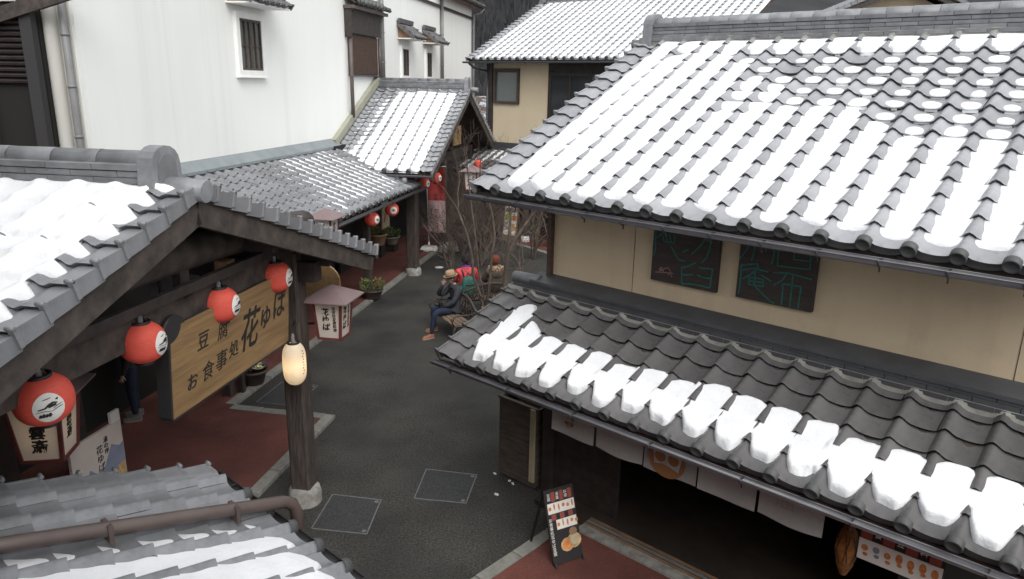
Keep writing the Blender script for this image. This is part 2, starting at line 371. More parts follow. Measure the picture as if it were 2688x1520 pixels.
# ------------------------------------------------------------------ pantile roofs
def wave(u, w):
    u = u % 1.0; k = w/0.336
    d = u-0.16
    if d > 0.5: d -= 1
    if d < -0.5: d += 1
    h = 0.27 if d > 0 else 0.20
    c = 0.5+0.5*math.cos(math.pi*min(abs(d)/h, 1.0))
    tr = 0.0
    if d > h-0.02 or d < -h+0.02: tr = 1
    x = (u-0.40)/0.60
    sag = -0.014*math.sin(math.pi*min(max(x, 0), 1)) if 0 <= x <= 1 else 0
    return k*(0.060*c+sag)
LIFT = 0.032
def zt(x, y, w, e):
    return wave(x/w, w)+LIFT*(1-((y % e)/e))
def tile_mesh(name, w, e, m, eave=False, verge=None, seg=12):
    mb = MB(); L = e*1.12
    def wv(u):
        z = wave(u, w)
        if verge == 'R': s = sstep(0.30, 0.62, u); return z*(1-s)+0.034*s
        if verge == 'L': s = 1-sstep(0.42, 0.72, u); return z*(1-s)+0.034*s
        return z
    xs = [w*i/seg for i in range(seg+1)]
    top = [(x, 0, wv(x/w*0.9999)+LIFT) for x in xs]+[(x, L, wv(x/w*0.9999)+LIFT*(1-L/e)) for x in xs]
    n = seg+1
    mb.add(top, [(i, i+1, n+i+1, n+i) for i in range(seg)], 0, True)
    th = 0.030
    if eave:
        fr = [(x, -0.003, wave(x/w, w)+LIFT) for x in xs]+[(x, 0.004, wave(x/w, w)*0.45+LIFT-0.062-0.02*math.sin(math.pi*i/seg)) for i, x in enumerate(xs)]
    else:
        fr = [(x, 0, wv(x/w*0.9999)+LIFT) for x in xs]+[(x, 0.024, wv(x/w*0.9999)+LIFT-th) for x in xs]
    mb.add(fr, [(i, n+i, n+i+1, i+1) for i in range(seg)], 1 if eave else 0, False)
    if eave:
        r = w*0.185; cx, cz = 0.16*w, wave(0.16, w)+LIFT-r*0.86
        V = []; F = []
        N = 14
        for rr, yy in ((r, 0.03), (r, -0.030), (r*0.82, -0.036), (r*0.78, -0.030), (0.0, -0.034)):
            for k in range(N):
                a = 2*math.pi*k/N; V.append((cx+rr*math.cos(a), yy, cz+rr*math.sin(a)))
        for i in range(4):
            for k in range(N): F.append((i*N+k, i*N+(k+1) % N, (i+1)*N+(k+1) % N, (i+1)*N+k))
        mb.add(V, F, 1, True)
    if verge:
        x0 = -0.012 if verge == 'L' else w-0.010
        x1 = x0+0.024
        za, zb = 0.034+LIFT+0.012, 0.034+0.004
        P = [(x0, -0.004, za), (x1, -0.004, za), (x1, -0.004, za-0.135), (x0, -0.004, za-0.135)]
        Q = [(x0, L*0.95, zb), (x1, L*0.95, zb), (x1, L*0.95, zb-0.115), (x0, L*0.95, zb-0.115)]
        mb.add(P+Q, [(0, 3, 2, 1), (4, 5, 6, 7), (0, 1, 5, 4), (1, 2, 6, 5), (2, 3, 7, 6), (3, 0, 4, 7)], 0)
        xb = x0-0.007 if verge == 'L' else x1+0.007
        mb.box((xb, 0.010, za-0.064), (0.022, 0.030, 0.130)); mb.tube([((x0+x1)/2-0.03, 0.010, za+0.004), ((x0+x1)/2+0.03, 0.010, za+0.004)], 0.016, 6)
    return mb.mesh(name, m)
class Roof: pass
def tile_roof(parent, name, origin, yaw, pitch, ncol, nrow, w, e, tmat='tile', endmat='tile_end', verge='', keep=None, part_ok=None, limit=300, deck=True, thick=0.09, roofmat='old_wood', eave=True, lip=0.0):
    """roof part under `parent`; tiles are its children. Local x along the eave, y up the slope."""
    r = Roof(); r.w, r.e, r.ncol, r.nrow = w, e, ncol, nrow
    ang = math.atan(pitch)
    M = T(Vector(origin)) @ RZ(yaw) @ Matrix.Rotation(ang, 4, 'X')
    mb = MB()
    mb.box((ncol*w/2, nrow*e/2+0.03, -thick/2-0.012), (ncol*w-0.04, nrow*e-0.06, thick))
    d = mb.build(name, roofmat, parent, M); r.obj = d; r.M = MW[parent.name] @ M; r.L = nrow*e; r.W = ncol*w
    A_ = tile_mesh('roof_tile', w, e, [tmat, endmat]); E_ = tile_mesh('eave_tile', w, e, [tmat, endmat], eave=True)
    VL = tile_mesh('verge_tile', w, e, [tmat, endmat], verge='L') if 'L' in verge else None
    VR = tile_mesh('verge_tile', w, e, [tmat, endmat], verge='R') if 'R' in verge else None
    rest = MB(); cnt = 0
    for j in range(nrow):
        for i in range(ncol):
            if keep and not keep(i, j): continue
            nm, me = 'roof_tile', A_
            if i == 0 and VL: nm, me = 'verge_tile', VL
            elif i == ncol-1 and VR: nm, me = 'verge_tile', VR
            elif j == 0 and eave: nm, me = 'eave_tile', E_
            jx = random.uniform(-0.004, 0.004); jr = random.uniform(-0.7, 0.7)
            Mt = T((i*w+jx, j*e+random.uniform(-0.007, 0.007), random.uniform(-0.002, 0.0035))) @ Matrix.Rotation(R(jr), 4, 'Z')
            if cnt < limit and (part_ok is None or part_ok(i, j)):
                link(me, nm, d, Mt); cnt += 1
            else:
                o = len(rest.v)
                rest.v += [tuple(Mt @ v.co) for v in me.vertices]
                for p in me.polygons:
                    rest.f.append(tuple(o+k for k in p.vertices)); rest.m.append(p.material_index); rest.s.append(p.use_smooth)
    if rest.v:
        q = rest.build('roof_tiles', [tmat, endmat], d); q['kind'] = 'stuff'
    return r
def snow_on(roof, S, label, step=0.024, x0=None, x1=None, y0=None, y1=None):
    """snow as real thickness over the tiles; S(x, y) -> height of its surface over the roof plane"""
    x0 = 0.0 if x0 is None else x0; x1 = roof.W if x1 is None else x1
    y0 = -0.02 if y0 is None else y0; y1 = roof.L if y1 is None else y1
    nx = int((x1-x0)/step)+1; ny = int((y1-y0)/step)+1
    V = []; keep = []
    for j in range(ny):
        y = y0+j*step
        for i in range(nx):
            x = x0+i*step
            s = S(x, y); z = zt(x, y, roof.w, roof.e)
            if s is None: s = -0.05
            V.append((x, y, s)); keep.append(s > z-0.002)
    F = []
    for j in range(ny-1):
        for i in range(nx-1):
            a = j*nx+i
            if keep[a] or keep[a+1] or keep[a+nx] or keep[a+nx+1]: F.append((a, a+1, a+nx+1, a+nx))
    used = sorted({k for f in F for k in f}); mp = {k: n_ for n_, k in enumerate(used)}
    mb = MB(); mb.v = [V[k] for k in used]; mb.f = [tuple(mp[k] for k in f) for f in F]; mb.m = [0]*len(F); mb.s = [True]*len(F)
    o = mb.build('snow', 'snow'); o.matrix_world = roof.M
    return tag(o, label, None, None, 'stuff')
def nz(x, y, s=1.0, o=0.0): return noise.noise(Vector((x*s+o, y*s-o*0.7, o*1.3)))
def sstep(a, b, x):
    t = min(max((x-a)/(b-a), 0), 1); return t*t*(3-2*t)

def ridge(parent, p0, p1, courses=5, wd=0.26, ch=0.045, tl=0.33, cap=0.085, caplen=0.30, name='ridge', end0=True, end1=False, tail0=0.25, tail1=0.25, mt='ridge_tile', drop=0.0, orn=0.05):
    """stack of flat ridge tiles, round caps and end ornaments between p0 and p1 (parent space)"""
    p0 = Vector(p0); p1 = Vector(p1); d = p1-p0; L = d.length; yaw = math.degrees(math.atan2(d.y, d.x))
    M = T(p0) @ RZ(yaw)
    H = courses*ch
    core = MB(); core.box((L/2, 0, H/2-drop/2), (L-0.02, wd*0.72, H+drop)); c = core.build(name, mt, parent, M)
    for k in range(courses):
        ww = wd*(1.0-0.06*k)+(0.05 if k == courses-1 else 0)
        x = -(tl/2 if k % 2 else 0)
        while x < L-0.02:
            a = max(x, 0); b = min(x+tl, L)
            if b-a > 0.04:
                for s in (-1, 1):
                    m = MB(); m.box(((a+b)/2, s*(ww/2-0.03), (k+0.5)*ch+random.uniform(-0.002, 0.002)), (b-a-0.006, 0.06, ch-0.008), Matrix.Rotation(R(s*-6), 3, 'X'))
                    m.build('ridge_tile', mt, c)
            x += tl
    x = 0; 
    N = 10
    while x < L-0.02:
        b = min(x+caplen, L); m = MB(); V = []
        for xx, rr in ((x+0.003, cap), (b-0.003, cap*0.97), (b-0.003, cap*0.86)):
            for i in range(N+1):
                a = math.pi*(-0.08+1.16*i/N); V.append((xx, rr*math.cos(a), H-0.01+rr*math.sin(a)))
        m.add(V, [(i, i+1, N+2+i, N+1+i) for i in range(N)]+[(N+1+i, N+2+i, 2*N+3+i, 2*N+2+i) for i in range(N)], 0, True)
        m.add([V[i] for i in range(N+1)], [tuple(reversed(range(N+1)))], 0)
        m.build('ridge_cap', mt, c); x += caplen
    for on, xe, sg, tl_ in ((end0, 0, -1, tail0), (end1, L, 1, tail1)):
        if not on: continue
        m = MB(); th = 0.13; hw = wd*0.60; top = H+cap+orn
        prof = [(-hw*1.12, -0.10), (hw*1.12, -0.10), (hw, top-hw*0.8)]+[(hw*math.cos(math.pi*i/8), top-hw*0.8+hw*0.8*math.sin(math.pi*i/8)) for i in range(1, 8)]+[(-hw, top-hw*0.8)]
        P = [(xe+sg*0.005, y, z) for y, z in prof]
        m.prism(P, (sg*th, 0, 0))
        ins = [(xe+sg*(th+0.006), y*0.62, -0.02+(z+0.02)*0.80) for y, z in prof]
        q = m.build('end_ornament', mt, c)
        m2 = MB(); m2.prism(ins, (sg*0.012, 0, 0)); m2.build('recessed_panel', 'tile', q)
        m3 = MB(); m3.tube([(xe+sg*(th-0.02), 0, -0.02), (xe+sg*(th+tl_), 0, -0.05)], [cap*0.8, cap*0.86], 14)
        m3.build('ridge_end_tile', mt, c)
    return c
def mortar_strip(parent, roof, top=0.115, y=None, name='mortar'):
    """pale mortar crescents closing the tile troughs under a ridge"""
    y = roof.L-0.10 if y is None else y
    m = MB(); n_ = roof.ncol*10
    V = []
    for i in range(n_+1):
        x = roof.W*i/n_; V += [(x, y-0.02, zt(x, y-0.02, roof.w, roof.e)-0.004), (x, y+0.03, top)]
    m.add(V, [(2*i, 2*i+2, 2*i+3, 2*i+1) for i in range(n_)], 0, True)
    return m.build(name, 'mortar', roof.obj)
def gutter(parent, p0, p1, r=0.055, name='gutter', m='gutter', bracket=0.9, bmat='soft_black'):
    """half-round gutter with brackets"""
    p0 = Vector(p0); p1 = Vector(p1); d = (p1-p0); L = d.length; d.normalize(); s = Vector((-d.y, d.x, 0)); N = 8
    mb = MB(); V = []
    for k, rr in ((0, r), (1, r), (1, r*0.86), (0, r*0.86)):
        for i in range(N+1):
            a = math.pi+math.pi*i/N; V.append((p0+d*L*k)+s*rr*math.cos(a)+Vector((0, 0, rr*math.sin(a))))
    n = N+1; F = []
    for q in range(3): F += [(q*n+i, (q+1)*n+i, (q+1)*n+i+1, q*n+i+1) for i in range(N)]
    mb.add(V, F, 0, True)
    for sg in (-1, 1):
        mb.tube([p0+s*r*0.95*sg, p1+s*r*0.95*sg], 0.007, 6)
    mb.poly([p0+s*r*math.cos(math.pi+math.pi*i/N)+Vector((0, 0, r*math.sin(math.pi+math.pi*i/N))) for i in range(N+1)])
    mb.poly([p1+s*r*math.cos(math.pi+math.pi*i/N)+Vector((0, 0, r*math.sin(math.pi+math.pi*i/N))) for i in range(N+1)])
    o = mb.build(name, m, parent)
    x = 0.3
    while x < L:
        b = MB(); c = p0+d*x
        b.tube([c+s*(r+0.004)*math.cos(math.pi*t/6)+Vector((0, 0, -(r+0.004)*math.sin(math.pi*t/6))) for t in range(7)], 0.008, 5)
        b.bar(c+s*r+Vector((0, 0, 0.0)), c-s*r, 0.014, 0.006); b.bar(c+Vector((0, 0, -r)), c+Vector((0, 0, -r-0.045)), 0.010, 0.010)
        b.build('gutter_bracket', bmat, o); x += bracket
    return o
def pipe(parent, pts, r, m='grey_pipe', name='drainpipe', bands=()):
    mb = MB(); mb.tube(pts, r, 10); o = mb.build(name, m, parent)
    for q in bands:
        b = MB(); b.tube([Vector(q)-Vector((0, 0, 0.02)), Vector(q)+Vector((0, 0, 0.02))], r*1.18, 10); b.build('pipe_band', m, o)
    return o
def part(parent, name, c, s, m, rot=None):
    mb = MB(); mb.box(c, s, rot); return mb.build(name, m, parent)
def beam(parent, name, a, b, wd, ht, m):
    mb = MB(); mb.bar(a, b, wd, ht); return mb.build(name, m, parent)
def wood_post(parent, x, y, z0, z1, s, m='post_wood', foot=True, name='post', fmat='stone', fs=1.45, fh=0.22):
    mb = MB(); c = s*0.10; h = s/2
    P = [(-h, -h+c), (-h+c, -h), (h-c, -h), (h, -h+c), (h, h-c), (h-c, h), (-h+c, h), (-h, h-c)]
    mb.prism([(x+a, y+b, z0) for a, b in P], (0, 0, z1-z0)); o = mb.build(name, m, parent)
    if foot:
        f = MB(); r = s*fs/2
        f.lathe([(r*1.05, 0), (r*1.06, fh*0.55), (r*0.98, fh*0.85), (r*0.80, fh), (0, fh)], 16, (x, y, 0)); f.build('post_footing', fmat, parent)
    return o
# ------------------------------------------------------------------ ground
def Lw(c, a, z=0): return FL @ Vector((c, a, z))
g = MB(); g.poly([(-150, -20, 0), (150, -20, 0), (150, 300, 0), (-150, 300, 0)]); structure('road', g, 'asphalt')
farkerb = [Vector((-1.80, 25.75, 0)), Vector((-1.45, 26.1, 0)), Vector((-1.08, 26.02, 0)), Vector((-0.62, 25.62, 0)), Vector((0.2, 24.5, 0)), Vector((1.04, 23.33, 0)), Vector((2.6, 21.2, 0)), Vector((5.5, 17.3, 0))]
leftkerb = [Lw(-4.75, -2), Lw(-4.75, 10.33), Lw(-6.55, 10.33), Lw(-6.55, 24.8)]
def slab(name, pts, z, m):
    mb = MB(); mb.poly([(p.x, p.y, z) for p in pts]); n = len(pts)
    return structure(name, mb, m)
slab('sidewalk', leftkerb+farkerb+[Vector((14, 22, 0)), Vector((14, 42, 0)), Vector((-20, 42, 0)), Vector((-20, -2, 0))], 0.045, 'red_paving')
def kerb(line, wd, side, top, seg=0.62, nm='kerb'):
    """row of kerb stones following a line; side +1 puts the stones left of the direction"""
    root = bpy.data.objects.new(nm, None); COL.objects.link(root); root['kind'] = 'structure'; root['label'] = 'row of pale concrete kerb stones along the paving'
    for a, b in zip(line[:-1], line[1:]):
        d = b-a; L = d.length
        if L < 0.05: continue
        d.normalize(); s = Vector((-d.y, d.x, 0))*side; k = max(1, round(L/seg)); q = L/k
        for i in range(k):
            mb = MB(); mb.box((0, 0, top/2-0.02), (q-0.012, wd, top+0.04))
            o = mb.build('kerb_stone', 'kerb', root)
            c = a+d*(q*(i+0.5))+s*wd*0.5
            o.matrix_local = T(c) @ Matrix.Rotation(math.atan2(d.y, d.x), 4, 'Z') @ T((0, 0, random.uniform(-0.004, 0.004)))
    return root
kerb([leftkerb[0], leftkerb[1]+Vector((0, 0, 0))], 0.17, 1, 0.055)
kerb([Lw(-4.92, 10.33), leftkerb[2]], 0.17, 1, 0.055)
kerb([Lw(-6.55, 10.34), leftkerb[3]]+farkerb, 0.17, 1, 0.055)
def Rw(b, n, z=0): return FR @ Vector((-b, -n, z))
slab('sidewalk', [Rw(-0.78, 5.0), Rw(-7.5, 5.0), Rw(-7.5, -0.2), Rw(-0.78, -0.2)], 0.045, 'red_paving')
kerb([Rw(-0.62, 5.0), Rw(-0.62, 0.15)], 0.16, -1, 0.055)

# distant wooded hill and snowy slope behind the houses
hb = MB(); NX, NY = 60, 26
V = []
for j in range(NY):
    for i in range(NX):
        x = -90+180*i/(NX-1); y = 50+150*j/(NY-1)
        V.append((x, y, -0.3+max(0, (y-52))*0.55*(0.8+0.25*nz(x, y, 0.02))+2.0*nz(x, y, 0.06, 4)*min(1, (y-50)/20)))
hb.add(V, [(j*NX+i, j*NX+i+1, (j+1)*NX+i+1, (j+1)*NX+i) for j in range(NY-1) for i in range(NX-1)], 0, True)
structure('hill', hb, 'hill')
tb = MB(); rnd = random.Random(3)
for k in range(9000):
    x = rnd.uniform(-14, 14); y = rnd.uniform(54, 110)
    z = max(0, (y-52))*0.55*(0.8+0.25*nz(x, y, 0.02))+2.0*nz(x, y, 0.06, 4)*min(1, (y-50)/20)
    h = rnd.uniform(1.6, 3.2); r = rnd.uniform(0.35, 0.7); n = 5; o = rnd.uniform(0, 6)
    base = [(x+r*rnd.uniform(.6, 1.2)*math.cos(o+6.283*i/n), y+r*rnd.uniform(.6, 1.2)*math.sin(o+6.283*i/n), z+h*rnd.uniform(0.1, 0.45)) for i in range(n)]
    tb.add(base+[(x+rnd.uniform(-.3, .3), y, z+h)], [(i, (i+1) % n, n) for i in range(n)])
o = tb.build('woodland', 'hill_tree'); tag(o, 'dark bare winter woodland covering the hillside behind the roofs', None, None, 'stuff')
sb = MB(); sb.add([(-8, 38, 0.2), (3, 38, 0.2), (3, 52, 4.5), (-8, 52, 4.5)], [(0, 1, 2, 3)]); structure('slope', sb, 'snow_ground')

# ------------------------------------------------------------------ white storehouse (left)
WH = thing('storehouse', 'tall white plastered storehouse with small windows along the left side of the street', 'building', FL)
WX = -8.6
mb = MB(); mb.box(((WX-15)/2, (10.3+35.7)/2, 4.5), (15+WX, 25.4, 9.0)); mb.build('wall', 'white_plaster', WH)
part(WH, 'end_wall', (-11.6, 10.285, 4.5), (5.9, 0.03, 8.98), 'pale_render')
mb = MB(); mb.lathe([(0.11, 0), (0.11, 8.9)], 14, (WX-0.36, 10.25, 0)); mb.build('pilaster', 'pale_render', WH)
pipe(WH, [(WX-0.10, 10.2, 0), (WX-0.10, 10.2, 8.8)], 0.055, 'grey_pipe', bands=[(WX-0.10, 10.2, z) for z in (4.4, 5.15, 5.9)])
mb = MB(); mb.box((WX+0.035, 23.0, 8.24), (0.07, 25.3, 0.11)); mb.build('string_course', 'brown_metal', WH)
mb = MB()
for i in range(230): mb.box((WX+0.075, 10.6+i*0.11, 8.24), (0.03, 0.05, 0.06))
q = mb.build('dentils', 'soft_black', WH); q['kind'] = 'stuff'
# small eave high up
rf = tile_roof(WH, 'main_roof', (WX+0.50, 29.55, 8.80), 90, 0.42, 20, 5, 0.336, 0.255, limit=100, roofmat='brown_metal', verge='R')
beam(WH, 'fascia', (WX+0.45, 29.5, 8.72), (WX+0.45, 36.25, 8.72), 0.05, 0.16, 'brown_metal')
gutter(WH, (WX+0.56, 29.5, 8.76), (WX+0.56, 36.3, 8.76), 0.06, m='brown_metal')
pipe(WH, [(WX+0.56, 35.85, 8.70), (WX+0.40, 35.8, 8.50), (WX+0.12, 35.6, 8.40), (WX+0.12, 35.6, 7.5), (WX+0.12, 35.6, 0)], 0.055, 'grey_pipe', bands=[(WX+0.12, 35.6, z) for z in (3.6, 5.0, 6.4, 7.6)])
def small_window(a0, a1, z0, z1, cols, dz=0.5, canopy=True):
    wn = MB(); f = 0.13
    for c, s in (((WX+0.03, (a0+a1)/2, z0+f/2), (0.10, a1-a0, f)), ((WX+0.03, (a0+a1)/2, z1-f/2), (0.10, a1-a0, f)), ((WX+0.03, a0+f/2, (z0+z1)/2), (0.096, f, z1-z0-2*f)), ((WX+0.03, a1-f/2, (z0+z1)/2), (0.096, f, z1-z0-2*f))): wn.box(c, s)
    o = wn.build('window', 'white_paint', WH)
    b0, b1, y0, y1 = a0+f, a1-f, z0+f, z1-f
    part(o, 'pane', (WX+0.012, (b0+b1)/2, (y0+y1)/2), (0.010, b1-b0, y1-y0), 'glass_green')
    m = MB(); t = 0.05
    m.box((WX+0.035, (b0+b1)/2, y0+t/2), (0.05, b1-b0-0.004, t)); m.box((WX+0.035, (b0+b1)/2, y1-t/2), (0.05, b1-b0-0.004, t))
    for k in range(cols+1):
        x = b0+t/2+(b1-b0-t)*k/cols; m.box((WX+0.038, x, (y0+y1)/2), (0.046, t*(1.5 if k == cols//2 else 0.8), y1-y0-2*t-0.002))
    m.box((WX+0.030, (b0+b1)/2, (y0+y1)/2-0.02), (0.03, b1-b0-2*t, 0.03)); m.build('casement', 'window_wood', o)
    mm = MB(); mm.bar((WX+0.04, a0-0.02, z0-0.012), (WX+0.04, a1+0.02, z0-0.012), 0.14, 0.024); mm.build('sill', 'white_paint', o)
    if canopy:
        mid = (a0+a1)/2; W = a1-a0+0.56; nc = max(4, round(W/0.24)); w_ = W/nc
        r = tile_roof(WH, 'canopy', (WX+0.62, mid-W/2, z1+dz), 90, 0.75, nc, 3, w_, 0.235, tmat='tile_brown', verge='LR', limit=60, thick=0.05, roofmat='white_paint')
        for i_ in range(3):
            b = MB(); b.box((WX+0.05+0.02*i_, mid, z1+dz+0.49+0.05*i_), (0.14-0.03*i_, W, 0.045)); b.build('ridge_tile', 'tile_brown', r.obj.parent)
        for s in (a0-0.12, a1+0.12):
            b = MB(); b.prism([(WX, s-0.03, z1+dz-0.02), (WX+0.55, s-0.03, z1+dz-0.02), (WX, s-0.03, z1+dz+0.40)], (0, 0.06, 0)); b.build('canopy_bracket', 'wood_mid', WH)
        b = MB(); b.box((WX+0.30, mid, z1+dz-0.03), (0.58, W-0.06, 0.03)); b.build('canopy_soffit', 'white_paint', WH)
small_window(14.74, 15.89, 5.36, 6.66, 4, 0.17)
small_window(25.25, 26.17, 5.40, 6.54, 2, 0.22)
small_window(28.10, 29.00, 5.40, 6.54, 2, 0.22)
# dark slatted bay and its board
by = part(WH, 'signboard', (WX+0.10, 21.8, 6.94), (0.10, 2.42, 0.64), 'dark_wood')
part(WH, 'signboard_end', (WX+0.10, 20.56, 6.90), (0.24, 0.05, 0.80), 'dark_wood')
beam(WH, 'board_cap', (WX+0.16, 20.5, 7.30), (WX+0.16, 23.25, 7.30), 0.34, 0.09, 'brown_metal')
r = tile_roof(WH, 'board_roof', (WX+0.45, 20.5, 7.40), 90, 0.6, 9, 2, 0.30, 0.235, tmat='tile_brown', limit=40, thick=0.05)
part(WH, 'louvre_back', (WX+0.02, 21.82, 6.05), (0.04, 2.2, 1.12), 'soft_black')
for k in range(27):
    part(WH, 'slat', (WX+0.07, 20.80+k*0.078, 6.05), (0.05, 0.034, 1.08), 'slat_wood')
beam(WH, 'louvre_sill', (WX+0.07, 20.68, 5.47), (WX+0.07, 22.98, 5.47), 0.12, 0.05, 'gutter')
pipe(WH, [(WX+0.13, 20.62, 6.6), (WX+0.13, 20.62, 4.30)], 0.055, 'brown_metal', bands=[(WX+0.13, 20.62, 5.45)])
pipe(WH, [(WX+0.13, 22.93, 6.6), (WX+0.13, 22.93, 5.30)], 0.05, 'brown_metal')
pipe(WH, [(WX+0.09, 23.30, 8.8), (WX+0.09, 23.30, 5.0)], 0.075, 'grey_pipe', bands=[(WX+0.09, 23.30, z) for z in (5.9, 6.8, 7.6)])
pipe(WH, [(WX+0.08, 30.3, 8.8), (WX+0.08, 30.3, 5.0)], 0.065, 'grey_pipe', bands=[(WX+0.08, 30.3, z) for z in (6.0, 7.2)])
# base flashings where roofs meet the wall
mb = MB(); mb.prism([(WX, 9.6, 3.50), (WX+0.20, 9.6, 3.54), (WX+0.20, 9.6, 3.60), (WX, 9.6, 3.78)], (0, 9.9, 0)); mb.build('flashing', 'lead_flash', WH)
mb = MB(); mb.bar((WX+0.06, 19.35, 3.66), (WX+0.06, 22.85, 5.36), 0.16, 0.20); mb.build('flashing', 'olive_flash', WH)
# shop fronts under the arcade
part(WH, 'shop_front', (WX+0.025, 15.0, 1.65), (0.05, 9.2, 3.2), 'dark_wood')
for k in range(7):
    a = 10.9+k*1.28
    o = part(WH, 'shop_window', (WX+0.06, a+0.55, 1.35), (0.03, 0.95, 1.7), 'glass')
    part(o, 'frame', (WX+0.085, a+0.55, 1.35), (0.03, 0.05, 1.7), 'interior_wood'); part(o, 'frame', (WX+0.085, a+0.55, 2.22), (0.05, 1.05, 0.06), 'interior_wood')
for a, m_, h in ((15.2, 'paper', 1.3), (17.6, 'pale_render', 1.5), (18.9, 'pale_render', 1.6)):
    part(WH, 'shop_notice', (WX+0.12, a, 1.5), (0.02, 0.34, h*0.6), m_)

# ------------------------------------------------------------------ arcade roof along the left pavement
AR = thing('arcade', 'low tiled arcade roof on timber posts leaning against the white storehouse', 'arcade', FL)
ar = tile_roof(AR, 'roof', (-6.02, 9.95, 2.615), 90, 0.365, 28, 11, 0.336, 0.255, limit=300, thick=0.06)
gutter(AR, (-5.93, 9.9, 2.56), (-5.93, 19.36, 2.56), 0.055, bracket=0.8)
beam(AR, 'eave_beam', (-6.80, 10.0, 2.70), (-6.80, 19.4, 2.70), 0.15, 0.20, 'dark_wood')
for a in (10.70, 17.27): wood_post(AR, -6.86, a, 0.04, 2.62, 0.17, 'post_wood', foot=False)
wood_post(AR, -6.70, 10.85, 0.04, 2.62, 0.10, 'dark_wood', foot=False)
for k in range(13): beam(AR, 'rafter', (-6.06, 10.2+k*0.75, 2.53), (-8.5, 10.2+k*0.75, 3.42), 0.07, 0.09, 'dark_wood')
def s_ar(x, y):
    # strips of snow left in the tile troughs, thicker towards the far end
    t = sstep(2.3, 6.2, x+0.9*nz(x, y, 0.7)+(1.3-y)*0.5)
    t *= 1-sstep(8.55, 9.15, x+0.25*nz(x, y, 2, 3)); t *= sstep(0.1, 0.45, y+0.25*nz(x, y, 1.1, 5)); t *= 1-sstep(2.1, 2.6, y-0.10*(x-4)+0.35*nz(x, y, 1.3, 8))
    b = -0.024+0.057*t+0.012*nz(x, y, 3.0, 2)
    v = (y % 0.255)/0.255
    return b-0.012*v
snow_on(ar, s_ar, 'thin strips of melting snow in the troughs of the arcade roof', 0.028)

# ------------------------------------------------------------------ far gabled entrance
G2 = thing('gabled_porch', 'steep snow-streaked gabled porch at the far end of the arcade', 'porch', FL)
g2n = tile_roof(G2, 'roof', (-8.58, 18.62, 3.02), 0, 0.487, 9, 19, 0.336, 0.2525, tmat='tile_skylit', verge='R', limit=171, thick=0.08,
                keep=lambda i, j: not (j < 3 and i < 4-j*1.3))
g2f = tile_roof(G2, 'roof', (-5.556, 27.2, 3.02), 180, 0.487, 9, 19, 0.336, 0.2525, verge='L', limit=40, thick=0.08, part_ok=lambda i, j: i == 0)
ridge(G2, (-5.72, 22.92, 5.16), (-8.5, 22.92, 5.16), courses=4, wd=0.28, ch=0.05, cap=0.09, end0=True, tail0=0.28, drop=0.2)
for s in (1, -1):
    beam(G2, 'bargeboard', (-5.60, 22.92, 4.93), (-5.60, 22.92-s*4.2, 4.93-4.2*0.487), 0.06, 0.24, 'old_wood')
gutter(G2, (-7.3, 18.50, 2.96), (-5.5, 18.50, 2.96), 0.055, bracket=0.6)
pipe(G2, [(-6.25, 18.50, 2.90), (-6.25, 18.50, 2.72)], 0.07, 'grey_pipe', name='gutter_outlet')
for a in (19.62, 26.2): wood_post(G2, -6.42, a, 0.2, 3.2, 0.30, 'post_wood')
wood_post(G2, -6.40, 22.75, 0.2, 3.0, 0.22, 'post_wood')
beam(G2, 'tie_beam', (-6.42, 19.2, 3.05), (-6.42, 26.6, 3.05), 0.22, 0.30, 'dark_wood')
beam(G2, 'upper_beam', (-6.42, 20.8, 3.75), (-6.42, 25.0, 3.75), 0.18, 0.22, 'dark_wood')
part(G2, 'king_post', (-6.42, 22.92, 4.15), (0.16, 0.16, 1.2), 'dark_wood')
part(G2, 'inner_wall', (-8.4, 26.5, 1.8), (0.08, 15.0, 3.6), 'interior')
mb = MB(); mb.prism([(-7.6, 19.4, 3.2), (-7.6, 26.5, 3.2), (-7.6, 22.92, 4.9)], (-0.06, 0, 0)); mb.build('gable_infill', 'dark_wood', G2)
def s_g2(x, y):
    if x > 2.72: return -0.1
    t = sstep(0.35, 1.35, x+0.25*nz(x, y, 1.5)+(1-sstep(0, 2.0, y))*0.55)
    edge = 1-sstep(2.60, 2.72, x+0.04*nz(x, y, 6))
    lo = sstep(0.02, 0.12, y+0.05*nz(x, y, 5)); hi = 1-sstep(4.45, 4.66, y+0.1*nz(x, y, 3))
    L = (0.022+0.034*t)*lo*hi*edge-0.03*(1-t)*(1-t)
    return L+0.005*nz(x, y, 6, 2)-0.03*(1-edge)-0.02*(1-hi)
snow_on(g2n, s_g2, 'snow lying between the tile ridges of the far gabled porch roof', 0.026, y1=4.7)

# ------------------------------------------------------------------ near gabled gate
GT = thing('gabled_gate', 'large dark timber gate with snow-covered gabled roof and carved beams at left', 'gate', FL)
AP, CV, RUN, PI_ = 5.33, -3.52, 3.87, 0.345
ZE = 4.44-RUN*PI_
PN = 0.322
gn = tile_roof(GT, 'roof', (CV-13*0.336, AP-RUN, 4.44-RUN*PN), 0, PN, 13, 16, 0.336, 0.256, verge='R', limit=150, thick=0.07, part_ok=lambda i, j: i > 5 and j > 4)
gf = tile_roof(GT, 'roof', (CV, AP+RUN, ZE), 180, PI_, 13, 16, 0.336, 0.256, verge='L', limit=150, thick=0.07, part_ok=lambda i, j: i < 9)
ridge(GT, (CV-0.40, AP, 4.48), (CV-4.4, AP, 4.48), courses=3, wd=0.30, ch=0.055, cap=0.105, orn=0.035, caplen=0.42, tl=0.42, end0=True, tail0=0.34, drop=0.2)
